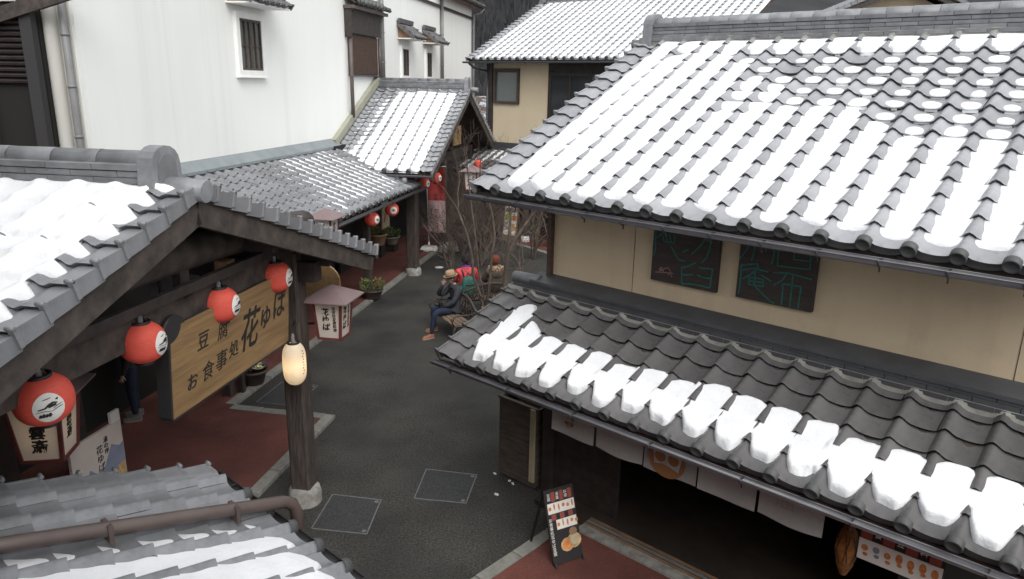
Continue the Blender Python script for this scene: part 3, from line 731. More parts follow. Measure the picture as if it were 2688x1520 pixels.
for s in (1, -1):
    beam(GT, 'bargeboard', (CV-0.06, AP, 4.275), (CV-0.06, AP+s*3.80, 4.275-3.80*(PI_ if s > 0 else PN)), 0.07, 0.24, 'old_wood')
    beam(GT, 'verge_batten', (CV-0.035, AP, 4.385), (CV-0.035, AP+s*3.84, 4.385-3.84*(PI_ if s > 0 else PN)), 0.05, 0.05, 'dark_wood')
gutter(GT, (CV-0.02, AP+RUN+0.06, ZE-0.07), (CV-1.8, AP+RUN+0.06, ZE-0.07), 0.05)
PX, PA = -4.12, 7.92
for a in (2 * AP - PA, PA): wood_post(GT, PX, a, 0.22, 3.35, 0.26, 'post_wood', fs=1.55, fh=0.24)
for a in (2 * AP - PA, PA): wood_post(GT, -7.45, a, 0.05, 3.3, 0.22, 'dark_wood', foot=False)
def log(name, pts, r, m='old_wood'):
    mb = MB(); mb.tube(pts, r, 12); return mb.build(name, m, GT)
log('log_beam', [(PX, AP+s*3.0, 3.62+0.16*(1-(s*1.0)**2)) for s in (-1, -.75, -.5, -.25, 0, .25, .5, .75, 1)], [0.15, 0.16, 0.17, 0.17, 0.165, 0.17, 0.17, 0.16, 0.15])
beam(GT, 'tie_beam', (PX, AP-3.1, 3.30), (PX, AP+3.25, 3.30), 0.20, 0.26, 'old_wood')
beam(GT, 'lantern_rail', (PX+0.16, AP-2.9, 3.50), (PX+0.16, AP+2.60, 3.50), 0.06, 0.09, 'dark_wood')
part(GT, 'king_post', (PX, AP+0.02, 4.0), (0.14, 0.15, 0.62), 'dark_wood')
part(GT, 'strut', (PX+0.06, 5.75, 3.66), (0.08, 0.13, 0.55), 'dark_wood')
for a in (4.55, 6.55): part(GT, 'short_strut', (PX, a, 3.48), (0.13, 0.16, 0.14), 'wood_mid')
for a in (AP, AP-1.4, AP+1.4, AP-2.7, AP+2.7):
    beam(GT, 'purlin', (CV-0.12, a, 4.20-abs(a-AP)*PI_), (-7.6, a, 4.20-abs(a-AP)*PI_), 0.15, 0.18, 'dark_wood')
for a in (2 * AP - PA, PA): beam(GT, 'cross_beam', (CV-0.25, a, 3.12), (-7.6, a, 3.12), 0.18, 0.24, 'dark_wood')
part(GT, 'back_wall', (-8.2, 6.2, 1.75), (0.08, 9.0, 3.4), 'interior')
part(GT, 'side_wall', (-6.6, 2.6, 1.6), (3.2, 0.08, 3.1), 'interior')
for a in (4.2, 6.4): part(GT, 'screen_panel', (-7.55, a, 1.3), (0.05, 1.3, 2.3), 'interior_wood')
def s_gn(x, y):
    n_ = nz(x, y, 1.6)
    X = gn.W
    e = 1-sstep(X-0.29, X-0.13, x+0.12*nz(x, y, 2.6, 3)+0.07*math.sin(y*6.28/0.256+1.0))
    hi = 1-sstep(gn.L-0.22, gn.L-0.05, y)
    v = (y % 0.256)/0.256; u = (x/0.336) % 1
    dim = 0.030*max(0, 1-((u-0.3)/0.28)**2)*(1-sstep(0.0, 0.35, v)) if nz(int(x/0.336)*1.7, int(y/0.256)*2.3, 1.0, 6) > 0.08 else 0
    return (0.100+0.016*n_+0.006*nz(x, y, 5, 9)+0.40*wave(x/0.336, 0.336)+0.020*(1-sstep(0.12, 1.0, v))*sstep(0, 0.12, v)-0.02-dim*1.6)*e*(0.6+0.4*hi)-0.09*(1-e)
snow_on(gn, s_gn, 'thick smooth blanket of snow on the near gate roof', 0.026, x0=1.2, y0=1.0)
def s_gf(x, y):
    return 0.045+0.02*nz(x, y, 2)-0.12*(1-sstep(0.3, 0.6, x))
snow_on(gf, s_gf, 'thin snow on the far slope of the near gate roof', 0.06, x1=3.5)

# ------------------------------------------------------------------ dark timber house, far left
DB = thing('timber_house', 'dark louvred timber house at the left edge behind the gate roof', 'building', FL)
part(DB, 'wall', (-11.0, 10.16, 3.3), (3.9, 0.16, 6.6), 'interior')
for k in range(13): part(DB, 'louvre', (-10.2, 10.05, 5.22+k*0.085), (1.95, 0.08, 0.035), 'dark_wood', Matrix.Rotation(R(25), 3, 'X'))
part(DB, 'corner_post', (-9.15, 10.04, 3.2), (0.20, 0.14, 6.4), 'soft_black'); part(DB, 'door_post', (-10.05, 10.05, 3.2), (0.16, 0.10, 4.0), 'soft_black')
part(DB, 'window', (-10.7, 10.07, 4.62), (1.1, 0.05, 0.95), 'interior_wood'); part(DB, 'sill', (-10.6, 10.02, 4.16), (1.5, 0.16, 0.07), 'dark_wood')
part(DB, 'ledge', (-10.5, 9.98, 4.07), (1.2, 0.10, 0.07), 'wood_mid')
beam(DB, 'bargeboard', (-11.6, 9.95, 5.62), (-7.7, 9.95, 6.62), 0.07, 0.20, 'old_wood')
part(DB, 'upper_wall', (-11.0, 10.06, 6.75), (3.9, 0.03, 0.8), 'pale_render')

# ------------------------------------------------------------------ shop building on the right
SH = thing('shop_building', 'two-storey cream plaster shop with snowy tiled roofs on the right', 'building', FR)
TW = 0.336
part(SH, 'upper_wall', (3.7, 2.6, 3.64), (7.4, 5.2, 1.66), 'tan_plaster')
mb = MB(); mb.prism([(0.0, 0.0, 4.48), (0.0, 5.2, 4.48), (0.0, 2.74, 5.80)], (0.12, 0, 0)); mb.build('gable_wall', 'tan_plaster', SH)
part(SH, 'corner_trim', (-0.025, -0.02, 3.6), (0.055, 0.10, 1.75), 'slat_wood')
for x in (1.16, 4.86): part(SH, 'wall_joint', (x, -0.0005, 3.6), (0.006, 0.004, 1.4), 'window_wood')
NU = 18
up = tile_roof(SH, 'upper_roof', (-0.64, -0.77, 4.100), 0, 0.52, NU, 16, TW, 0.2475, tmat='tile_skylit', verge='L', limit=300, thick=0.07)
ridge(SH, (-0.42, 2.74, 5.93), (6.2, 2.74, 5.93), courses=5, wd=0.30, ch=0.047, cap=0.095, caplen=0.28, tl=0.345, end0=True, tail0=0.26, drop=0.2)
mortar_strip(SH, up, y=up.L-0.13)
part(SH, 'fascia', (2.7, -0.70, 4.02), (6.7, 0.03, 0.10), 'dark_wood')
gutter(SH, (-0.68, -0.835, 4.035), (5.9, -0.835, 4.035), 0.058, bracket=0.48)
beam(SH, 'bargeboard', (-0.58, -0.70, 4.03), (-0.58, 2.74, 4.03+3.44*0.52), 0.05, 0.17, 'dark_wood')
for k in range(14): beam(SH, 'rafter', (0.0+k*0.45, -0.72, 4.03), (0.0+k*0.45, 0.3, 4.57), 0.05, 0.07, 'dark_wood')
def s_up(x, y):
    i = x/TW; v = (y % up.e)/up.e; u = i % 1; j = y/up.e
    n1 = nz(x, y, 1.1); n2 = nz(x, y, 4.0, 7)
    if x < TW*1.06: return -0.1
    L = 0.0690-0.011*sstep(1.8, 3.2, i)-0.024*sstep(2.6, 6.0, i)+0.006*n1+0.0035*n2+0.0045*math.sin(6.283*v+0.8)
    L -= 0.006*sstep(7.0, 9.5, i)
    # melted zone towards the upper right: separate cushions in the troughs
    m = sstep(-0.8, 0.8, (i-9.2)*0.5+(j-10.2)*0.75+2.0*n1+0.9*nz(int(i)*1.3, int(j)*1.7, 1, 21))
    q1 = nz(int(i)*3.1, int(j)*2.7, 1, 4); q2 = nz(int(i)*5.3, int(j)*1.9, 1, 9); q3 = nz(int(i)*2.3, int(j)*4.1, 1, 15)
    cu, cv = (u-0.66-0.06*q2)/(0.38+0.16*q3), (v-0.36-0.10*q3+0.25*(u-0.66))/(0.48+0.28*q1)
    rr = cu*cu+cv*cv; top = 1 if j > 14.0 else 0
    blob = -0.03+0.020*(1-v)+((0.050+0.012*q2)*math.sqrt(max(0, 1-rr)) if (rr < 1 and q2+q1 > -0.55) else -0.03)
    if j > 14.4: blob = 0.052+0.01*n2
    # second smaller melted patch in the middle of the roof
    m2 = math.exp(-(((i-6.9)/1.4)**2+((j-9.3)/1.7)**2))
    L2 = L-0.030*sstep(0.25, 0.9, m2+0.3*n1)*(1-sstep(0.25, 0.7, v))
    s = L2*(1-m)+blob*m
    lo = sstep(0.11, 0.21, y+0.09*nz(x, y, 3.0, 2)+0.03*n2); s = s*lo-0.05*(1-lo)
    return s-0.10*(1-sstep(TW*1.04, TW*1.30, x+0.03*n2))
snow_on(up, s_up, 'snow between the tile ridges of the upper shop roof', 0.019, y1=up.L-0.10)
# lower canopy roof
lo_ = tile_roof(SH, 'lower_roof', (-0.56, -1.42, 2.190), 0, 0.466, NU, 6, TW, 0.249, tmat='tile_brown', verge='L', limit=120, thick=0.06)
mortar_strip(SH, lo_, y=lo_.L-0.15, top=0.085)
for k in range(3):
    x = -0.30-0.17*(k % 2)
    while x < 6.0:
        part(SH, 'ridge_tile', (x+0.17, -0.15+0.012*k, 2.822+0.044*k), (0.334, 0.14, 0.042), 'slate_flash'); x += 0.34
mb = MB(); mb.prism([(-0.20, 0.0, 3.04), (-0.20, -0.21, 2.965), (-0.20, -0.21, 2.925), (-0.20, 0, 2.925)], (6.3, 0, 0)); mb.build('flashing', 'slate_flash', SH)
mb = MB(); mb.tube([(-0.52, -0.12, 2.93), (-0.10, -0.12, 2.95)], [0.078, 0.072], 14); mb.build('ridge_end_tile', 'ridge_tile', SH)
gutter(SH, (-0.60, -1.47, 2.13), (5.9, -1.47, 2.13), 0.045, bracket=0.9)
part(SH, 'fascia', (2.7, -1.36, 2.08), (6.6, 0.03, 0.09), 'dark_wood')
beam(SH, 'eave_beam', (-0.4, -1.10, 2.16), (6.2, -1.10, 2.16), 0.10, 0.12, 'dark_wood')
for x in (0.0, 0.9, 4.2, 5.6): beam(SH, 'eave_bracket', (x, 0.0, 2.2), (x, -1.25, 2.14), 0.09, 0.12, 'dark_wood')
def s_lo(x, y):
    i = x/TW; v = (y % lo_.e)/lo_.e; n1 = nz(x, y, 1.3, 5); n2 = nz(x, y, 5.0, 3)
    if x < TW*0.8: return -0.1
    u = i % 1
    crest = max(0, 1-abs(((u-0.16+0.5) % 1)-0.5)/0.30)
    cn = nz(int(i)*2.7, 3, 1.0, 6)
    yt = 0.80+0.42*math.exp(-((i-1.6)/0.8)**2)+0.06*math.exp(-((i-3)/1.5)**2)-0.05*crest+0.10*cn+0.04*n1
    hi = 1-sstep(yt-0.10, yt+0.01, y+0.03*n2)
    lo = sstep(0.07, 0.17, y-0.19*crest**1.3+0.07*n2-0.07*cn)
    cn = nz(int(i)*2.7, 3, 1.0, 6); cn2 = nz(int(i)*1.9, 8, 1.0, 3)
    L = 0.0850-0.034*sstep(0.36, 0.56, y+0.05*n1+0.10*cn)+0.007*n1+0.004*cn2+0.003*n2+0.003*math.sin(6.283*v+0.8)
    e = sstep(0.8*TW, 1.15*TW, x+0.05*n2)
    return L*math.sqrt(max(hi, 0))*lo*e-0.06*(1-hi)-0.05*(1-lo)-0.1*(1-e)
snow_on(lo_, s_lo, 'band of snow along the lower shop canopy roof', 0.017, y1=1.35)
# ground floor
part(SH, 'corner_post', (0.05, 0.0, 1.45), (0.15, 0.15, 2.9), 'dark_wood')
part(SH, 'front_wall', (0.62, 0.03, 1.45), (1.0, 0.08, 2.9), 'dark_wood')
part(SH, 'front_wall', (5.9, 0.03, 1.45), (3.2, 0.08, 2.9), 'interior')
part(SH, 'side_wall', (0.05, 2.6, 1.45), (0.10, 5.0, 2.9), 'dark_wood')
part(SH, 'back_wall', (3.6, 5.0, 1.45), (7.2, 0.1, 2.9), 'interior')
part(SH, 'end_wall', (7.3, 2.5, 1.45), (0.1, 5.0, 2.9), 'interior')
part(SH, 'shop_floor', (3.65, 2.3, 0.05), (7.1, 5.3, 0.06), 'interior_wood')
for k, (y, m_) in enumerate(((-0.42, 'stone'), (-0.33, 'wood_mid'), (-0.27, 'steel'), (-0.21, 'wood_mid'))): part(SH, 'door_track', (3.9, y, 0.06+0.004*k), (6.0, 0.045 if k else 0.16, 0.035), m_)
part(SH, 'shop_counter', (3.2, 2.3, 0.5), (2.2, 0.6, 1.0), 'interior_wood')
for k in range(4): part(SH, 'door_panel', (4.35+k*0.05, 0.06+0.05*k, 1.35), (0.06, 0.04, 2.3), 'wood_mid')

# ------------------------------------------------------------------ foreground roof below the viewer's window
FG = thing('near_roof_house', 'snowy tiled eave of the house below the viewpoint, bottom left', 'building', FR)
fg = tile_roof(FG, 'roof', (3.88, -4.46, 2.04), 180, 0.31, 12, 11, 0.336, 0.255, verge='R', limit=120, thick=0.07)
mb = MB(); mb.box((4.2, -8.6, 3.1), (13.6, 2.4, 6.2)); mb.build('unseen_facade', 'old_wood', FG, label='dark house front the view is taken from')
mb = MB(); mb.box((-0.6, -9.2, 4.9), (5.6, 3.0, 9.8)); mb.build('unseen_facade', 'old_wood', FG)  # taller block added out of view to shade the gate snow and near roofs
part(FG, 'wall', (1.9, -5.6, 1.1), (4.2, 0.12, 2.2), 'dark_wood'); part(FG, 'wall', (-0.02, -6.3, 1.1), (0.12, 1.3, 2.2), 'dark_wood')
gutter(FG, (0.0-0.2, -4.38, 1.98), (3.9, -4.38, 1.98), 0.05, m='soft_black')
pz = lambda n: 2.04+0.31*(n-4.46)+0.14
pipe(FG, [(0.88, -4.24, pz(4.24)-0.45), (0.88, -4.24, pz(4.24)-0.10), (0.88, -4.27, pz(4.24)-0.02), (0.88, -4.34, pz(4.34)), (0.91, -5.0, pz(5.0)), (0.96, -6.0, pz(6.0)), (0.99, -6.6, pz(6.6))], 0.05, 'brown_metal')
for n in (4.75, 5.6): part(FG, 'pipe_clip', (0.90+0.04*(n-4.75), -n, pz(n)-0.02), (0.13, 0.03, 0.13), 'brown_metal')
def s_fg(x, y):
    i = x/0.336; u = i % 1; v = (y % fg.e)/fg.e; n1 = nz(x, y, 1.2, 11); n2 = nz(x, y, 4.5, 3)
    d = 12-i          # columns from the far verge
    t = sstep(1.2, 2.3, d+0.3*n1-0.55*y)*(0.45+0.55*sstep(3.0, 4.4, d))
    L = -0.020+0.052*t+0.036*sstep(3.6, 5.6, d+0.3*n1-0.3*y)+0.006*n2+0.004*math.sin(6.283*v+0.8)
    lo = sstep(0.03, 0.16, y-0.10*max(0, 1-abs(((u-0.16+0.5) % 1)-0.5)/0.3)+0.05*n2)
    sh = math.exp(-((d-2.66)/0.30)**2)*0.05
    return (L-sh)*lo-0.06*(1-lo)
snow_on(fg, s_fg, 'snow drifts on the tiled eave at the bottom left corner', 0.017)

# ------------------------------------------------------------------ cream house at the back
P0 = Vector((-0.871, 27.465, 0)); FB = T(P0) @ RZ(-36)
BH = thing('cream_house', 'cream plaster house with snowy tiled roof beyond the street corner', 'building', FB)
part(BH, 'wall', (4.3, 2.6, 4.76), (8.6, 5.2, 3.1), 'cream_plaster')
part(BH, 'ground_floor', (4.3, 2.7, 1.6), (8.6, 5.0, 3.2), 'interior_wood')
part(BH, 'corner_post', (0.0, 0.0, 4.6), (0.16, 0.16, 2.9), 'dark_wood')
pipe(BH, [(-0.14, -0.06, 6.0), (-0.14, -0.06, 2.9)], 0.05, 'gutter')
br = tile_roof(BH, 'roof', (-0.58, -0.72, 6.12), 0, 0.49, 30, 21, 0.31, 0.25, tmat='tile_skylit', limit=300, thick=0.10, verge='L', part_ok=lambda i, j: i < 19)
ridge(BH, (-0.3, 3.95, 8.50), (8.8, 3.95, 8.50), courses=4, wd=0.30, ch=0.05, cap=0.09, end0=True, drop=0.2, tl=0.8, caplen=0.6)
gutter(BH, (-0.66, -0.80, 6.05), (8.8, -0.80, 6.05), 0.06, bracket=1.2)
pipe(BH, [(-0.4, -0.80, 6.0), (-0.36, -0.6, 5.86), (-0.14, -0.06, 5.75)], 0.045, 'gutter')
def s_br(x, y):
    n1 = nz(x, y, 0.9, 2); n2 = nz(x, y, 4, 3)
    return (0.033+0.009*n1+0.007*n2)*sstep(0.04, 0.2, y+0.05*n2)-0.1*(1-sstep(0.25, 0.34, x))
snow_on(br, s_br, 'snow stripes between the tile ridges of the cream house roof', 0.040, x1=9.3, y1=br.L-0.1)
fr = MB(); t = 0.085
for c, s in (((0.70, -0.04, 5.80), (1.10, 0.09, t)), ((0.70, -0.04, 4.68), (1.10, 0.09, t)), ((0.70-0.55+t/2, -0.04, 5.24), (t, 0.088, 1.03)), ((0.70+0.55-t/2, -0.04, 5.24), (t, 0.088, 1.03))): fr.box(c, s)
wo_ = fr.build('window', 'window_wood', BH); part(wo_, 'pane', (0.70, -0.012, 5.24), (0.94, 0.016, 1.04), 'glass_green')
part(wo_, 'inner_frame', (0.70, -0.022, 5.73), (0.90, 0.02, 0.05), 'window_wood')
part(BH, 'door_recess', (4.5, -0.012, 4.85), (4.1, 0.03, 2.6), 'dark_wood')
for k in range(5):
    o = part(BH, 'sliding_door', (2.95+k*0.78, -0.05, 4.75), (0.70, 0.03, 1.75), 'glass')
    part(o, 'frame', (2.95+k*0.78-0.37, -0.06, 4.75), (0.07, 0.07, 2.0), 'dark_wood'); part(o, 'frame', (2.95+k*0.78, -0.07, 5.66), (0.72, 0.05, 0.10), 'dark_wood')
part(BH, 'base_trim', (3.0, -0.06, 3.18), (6.2, 0.14, 0.20), 'slate_flash')
bl = tile_roof(BH, 'lower_roof', (-0.4, -1.5, 2.45), 0, 0.42, 20, 6, 0.31, 0.25, limit=60, thick=0.08, tmat='tile_brown', part_ok=lambda i, j: i < 9)
part(BH, 'flashing', (3.0, -0.12, 3.04), (6.6, 0.24, 0.08), 'slate_flash')
def s_bl(x, y): return 0.05*sstep(-0.1, 0.25, nz(x, y, 1.6, 5)+0.25*(1-sstep(0.5, 2, x)))-0.03
snow_on(bl, s_bl, 'patchy snow on the lower roof of the cream house', 0.05, x1=4)
for x in (0.0, 2.4, 4.8): wood_post(BH, x, -1.1, 0.2, 2.5, 0.16, 'post_wood', name='post', fmat='plastic_white', fs=1.8, fh=0.24)

# ------------------------------------------------------------------ half-timbered gable far right
GB = thing('half_timbered_house', 'half-timbered cream gable peeking over the shop ridge', 'building', FW, (16.1, 33.0, -1.4), -6)
mb = MB(); mb.prism([(-6.2, 0, 5.0), (6.2, 0, 5.0), (6.2, 0, 8.2), (0, 0, 10.8), (-6.2, 0, 8.2)], (0, 6, 0)); mb.build('wall', 'cream_plaster', GB)
for x in (-4.6, -2.4, -0.2, 2.0, 4.2): part(GB, 'timber', (x, -0.04, 7.6), (0.26, 0.08, 4.2), 'dark_wood')
mb = MB(); mb.bar((-1.0, -0.10, 8.62), (0, -0.10, 9.05), 0.5, 0.10); mb.bar((1.0, -0.10, 8.62), (0, -0.10, 9.05), 0.5, 0.10); mb.build('hood', 'dark_wood', GB)
mb = MB(); mb.tube([(-0.05, -0.14, 9.35), (-0.05, -0.30, 9.35)], 0.34, 16); mb.build('carved_boss', 'soft_black', GB)
part(GB, 'boss_stem', (-0.05, -0.18, 9.1), (0.28, 0.10, 0.5), 'soft_black')
for s in (1, -1):
    beam(GB, 'bargeboard', (0, -0.9, 10.95), (s*7.4, -0.9, 10.95-7.4*0.42), 0.08, 0.34, 'dark_wood')
    r_ = tile_roof(GB, 'roof', (s*7.5, -1.0 if s > 0 else 6.5, 7.95), 90 if s > 0 else -90, 0.42, 22, 32, 0.34, 0.255, verge='L' if s > 0 else 'R', limit=90, thick=0.1, part_ok=lambda i, j: i in (0, 21))
    if s < 0:
        snow_on(r_, lambda x, y: 0.044+0.012*nz(x, y, 1.0, 4), 'snow on the roof of the half-timbered house', 0.06)
# ------------------------------------------------------------------ paper lanterns
def lantern_r(z, Rr, h, p=2.3): return Rr*math.sqrt(max(0.0, 1-abs(z/h)**p))
def lantern(name, label, group, frame, loc, Rr, h, m, emb_az=None, emb='brush', tilt=0, lit=0, ribs=20, p=2.3, hook=0.10):
    """loc is the centre of the lantern"""
    t = thing(name, label, 'lantern', frame, (loc[0], loc[1], loc[2]-h), 0, group, M=RX(tilt))
    zt_ = h*0.93; mb = MB(); N = ribs*3
    prof = []
    for i in range(N+1):
        z = -zt_+2*zt_*i/N; prof.append((lantern_r(z, Rr, h, p)*(1+0.016*math.cos(2*math.pi*i/3)), z+h))
    mb.lathe(prof, 32); mb.build('paper_body', m, t)
    r1 = lantern_r(zt_, Rr, h, p)
    for nm, z, s in (('top_ring', h+zt_, 1), ('bottom_ring', h-zt_, -1)):
        b = MB(); b.lathe([(r1*1.10, -0.012), (r1*1.14, 0.010), (r1*0.95, 0.016), (r1*0.90, -0.010), (r1*1.10, -0.012)], 24, (0, 0, z+s*0.006)); o = b.build(nm, 'black', t)
        if s < 0:
            d = MB(); d.lathe([(0, 0), (r1*0.95, 0)], 20, (0, 0, z-0.004)); d.build('base_disc', 'soft_black', o)
    hk = MB(); top = h+zt_
    for a in (0, math.pi):
        hk.tube([(r1*math.cos(a), r1*math.sin(a), top), (r1*0.55*math.cos(a), r1*0.55*math.sin(a), top+hook*0.55), (0.012*math.cos(a), 0, top+hook)], 0.006, 5)
    o = hk.build('hanger', 'black', t)
    b = MB(); b.lathe([(0.012, hook*1.5), (0.020, hook*1.1), (0.026, hook*0.55), (0.022, hook*0.1), (0.024, -0.02), (0, -0.03)], 10, (0, 0, top)); b.build('lamp_socket', 'grey_pipe', o)
    if emb_az is not None:
        def S(sx, sz, k):
            az = R(emb_az)+sx/Rr; z = sz; r_ = lantern_r(z, Rr, h, p)*1.012+k
            return (r_*math.cos(az), r_*math.sin(az), z+h)
        e = MB(); er = Rr*0.56; K, Q = 6, 22; V = [S(0, 0, 0.003)]
        for k in range(1, K+1):
            for q in range(Q): V.append(S(er*0.92*k/K*math.cos(6.283*q/Q), er*k/K*math.sin(6.283*q/Q), 0.003))
        F = [(0, 1+q, 1+(q+1) % Q) for q in range(Q)]+[(1+(k-1)*Q+q, 1+k*Q+q, 1+k*Q+(q+1) % Q, 1+(k-1)*Q+(q+1) % Q) for k in range(1, K) for q in range(Q)]
        e.add(V, F, 0, True); eo = e.build('emblem', 'paper', t)
        d = MB()
        def stroke(pts, wd):
            P = []
            for a, b in zip(pts[:-1], pts[1:]):
                for i in range(4): P.append((a[0]+(b[0]-a[0])*i/4, a[1]+(b[1]-a[1])*i/4))
            P.append(pts[-1]); V = []
            for i, q in enumerate(P):
                a = P[max(0, i-1)]; b = P[min(len(P)-1, i+1)]; tx, tz = b[0]-a[0], b[1]-a[1]; L = math.hypot(tx, tz) or 1
                ww = wd*(0.6+0.4*math.sin(math.pi*i/(len(P)-1)))/2
                V += [S(er*q[0]-tz/L*ww, er*q[1]+tx/L*ww, 0.0065), S(er*q[0]+tz/L*ww, er*q[1]-tx/L*ww, 0.0065)]
            d.add(V, [(2*i, 2*i+1, 2*i+3, 2*i+2) for i in range(len(P)-1)])
        rn = random.Random(hash(label) % 1000 if False else int(loc[1]*10))
        if emb == 'brush':
            stroke([(-.62, .02), (-.2, .10), (.0, .28), (.25, .38), (.5, .30)], Rr*0.07)
            stroke([(-.05, .12), (.15, .20), (.42, .22)], Rr*0.11)
            stroke([(.2, -.02), (.45, .12), (.75, .20)], Rr*0.03); stroke([(.1, -.18), (.5, -.02), (.78, .02)], Rr*0.03)
            stroke([(.42, .52), (.58, .58), (.5, .48)], Rr*0.05)
            for k in range(4): stroke([(-.55+.17*k, -.55), (-.50+.17*k, -.30+0.04*(k % 2))], Rr*0.10)
            stroke([(-.66, -.52), (.12, -.44)], Rr*0.05); stroke([(-.75, -.15), (-.3, -.10), (.1, -.16)], Rr*0.025)
            stroke([(-.3, .62), (.2, .70)], Rr*0.03)
        else:
            stroke([(-.5, .12), (-.1, .18), (.45, .14)], Rr*0.10); stroke([(-.45, -.14), (.0, -.08), (.5, -.16)], Rr*0.10)
            stroke([(-.1, .40), (.02, -.40)], Rr*0.06); stroke([(.3, .30), (.2, .02)], Rr*0.05)
        d.build('emblem_print', 'ink', eo)
    if lit:
        b = MB(); b.ball((0, 0, h), 0.035, 10, 8); o = b.build('bulb', 'bulb', t)
        L = bpy.data.lights.new('lantern_bulb', 'POINT'); L.energy = lit; L.color = (1.0, 0.74, 0.46); L.shadow_soft_size = 0.05
        lo2 = bpy.data.objects.new('lantern_bulb', L); COL.objects.link(lo2); lo2.matrix_world = MW[t.name] @ T((0, 0, h*0.9))
    return t
mat('bulb', (1, 0.8, 0.5), 0.5, emis=((1, 0.66, 0.3), 12))
RG = 'red paper lanterns hung along the near gate'
lantern('paper_lantern', 'largest round red paper lantern, nearest one at the left edge of the gate', RG, FL, (-4.0, 4.04, 3.15), 0.19, 0.185, 'red_lantern', emb_az=-38, tilt=3)
lantern('paper_lantern', 'round red paper lantern left of the wooden signboard', RG, FL, (-4.0, 5.08, 3.20), 0.182, 0.178, 'red_lantern', emb_az=6)
lantern('paper_lantern', 'round red paper lantern over the middle of the wooden signboard', RG, FL, (-4.0, 6.22, 3.19), 0.182, 0.178, 'red_lantern', emb_az=6)
lantern('paper_lantern', 'round red paper lantern at the right end of the gate beam, beside the post', RG, FL, (-4.0, 7.32, 3.19), 0.182, 0.178, 'red_lantern', emb_az=4)
RA = 'red paper lanterns along the arcade'
lantern('paper_lantern', 'red paper lantern under the arcade gutter above the flower pots, left one of two', RA, FL, (-6.1, 15.72, 2.29), 0.165, 0.165, 'red_lantern', emb_az=-20, emb='lines')
lantern('paper_lantern', 'red paper lantern under the arcade gutter next to the thick brown post', RA, FL, (-6.1, 17.06, 2.30), 0.165, 0.165, 'red_lantern', emb_az=-55, emb='lines')
lantern('paper_lantern', 'red paper lantern at the top of the white banner pole', RA, FL, (-6.1, 19.72, 2.61), 0.16, 0.165, 'red_lantern', emb_az=-20, emb='lines')
lantern('paper_lantern', 'red paper lantern right beside the banner under the gabled porch', RA, FL, (-6.1, 20.95, 2.62), 0.155, 0.165, 'red_lantern', emb_az=-22, emb='lines')
lantern('paper_lantern', 'small red paper lantern half hidden by twigs behind the far lamp', RA, FL, (-5.55, 24.0, 2.75), 0.13, 0.15, 'red_lantern')
wl = lantern('white_lantern', 'long white paper lantern glowing warm on the gate post', None, FL, (-3.93, 7.50, 2.10), 0.135, 0.27, 'white_lantern', ribs=26, p=3.6, lit=0.22, hook=0.08)
d = MB()
for k in range(9):
    az = R(-18+(k % 2)*5); z = 0.44-k*0.035
    d.add([(0.1365*math.cos(az+s), 0.1365*math.sin(az+s), z+q) for s, q in ((-.05, 0), (.06, 0.004), (.06, 0.018), (-.05, 0.014))], [(0, 1, 2, 3)])
d.build('lettering', 'ink', wl)
for a in (4.04, 5.08, 6.22, 7.32):       # lantern cords belong to the gate
    mb = MB(); mb.tube([(-4.0, a, 3.43), (-3.97, a, 3.47)], 0.008, 5); mb.build('lantern_hook', 'black', GT)
for a in (15.72, 17.06):
    mb = MB(); mb.tube([(-6.1, a, 2.53), (-6.1, a, 2.62)], 0.008, 5); mb.build('lantern_hook', 'black', AR)
mb = MB(); mb.tube([(-3.93, 7.50, 2.43), (-3.93, 7.5, 2.50), (-4.02, 7.74, 2.52), (-4.05, 7.82, 2.52)], 0.010, 6); mb.build('lantern_hook', 'black', GT)

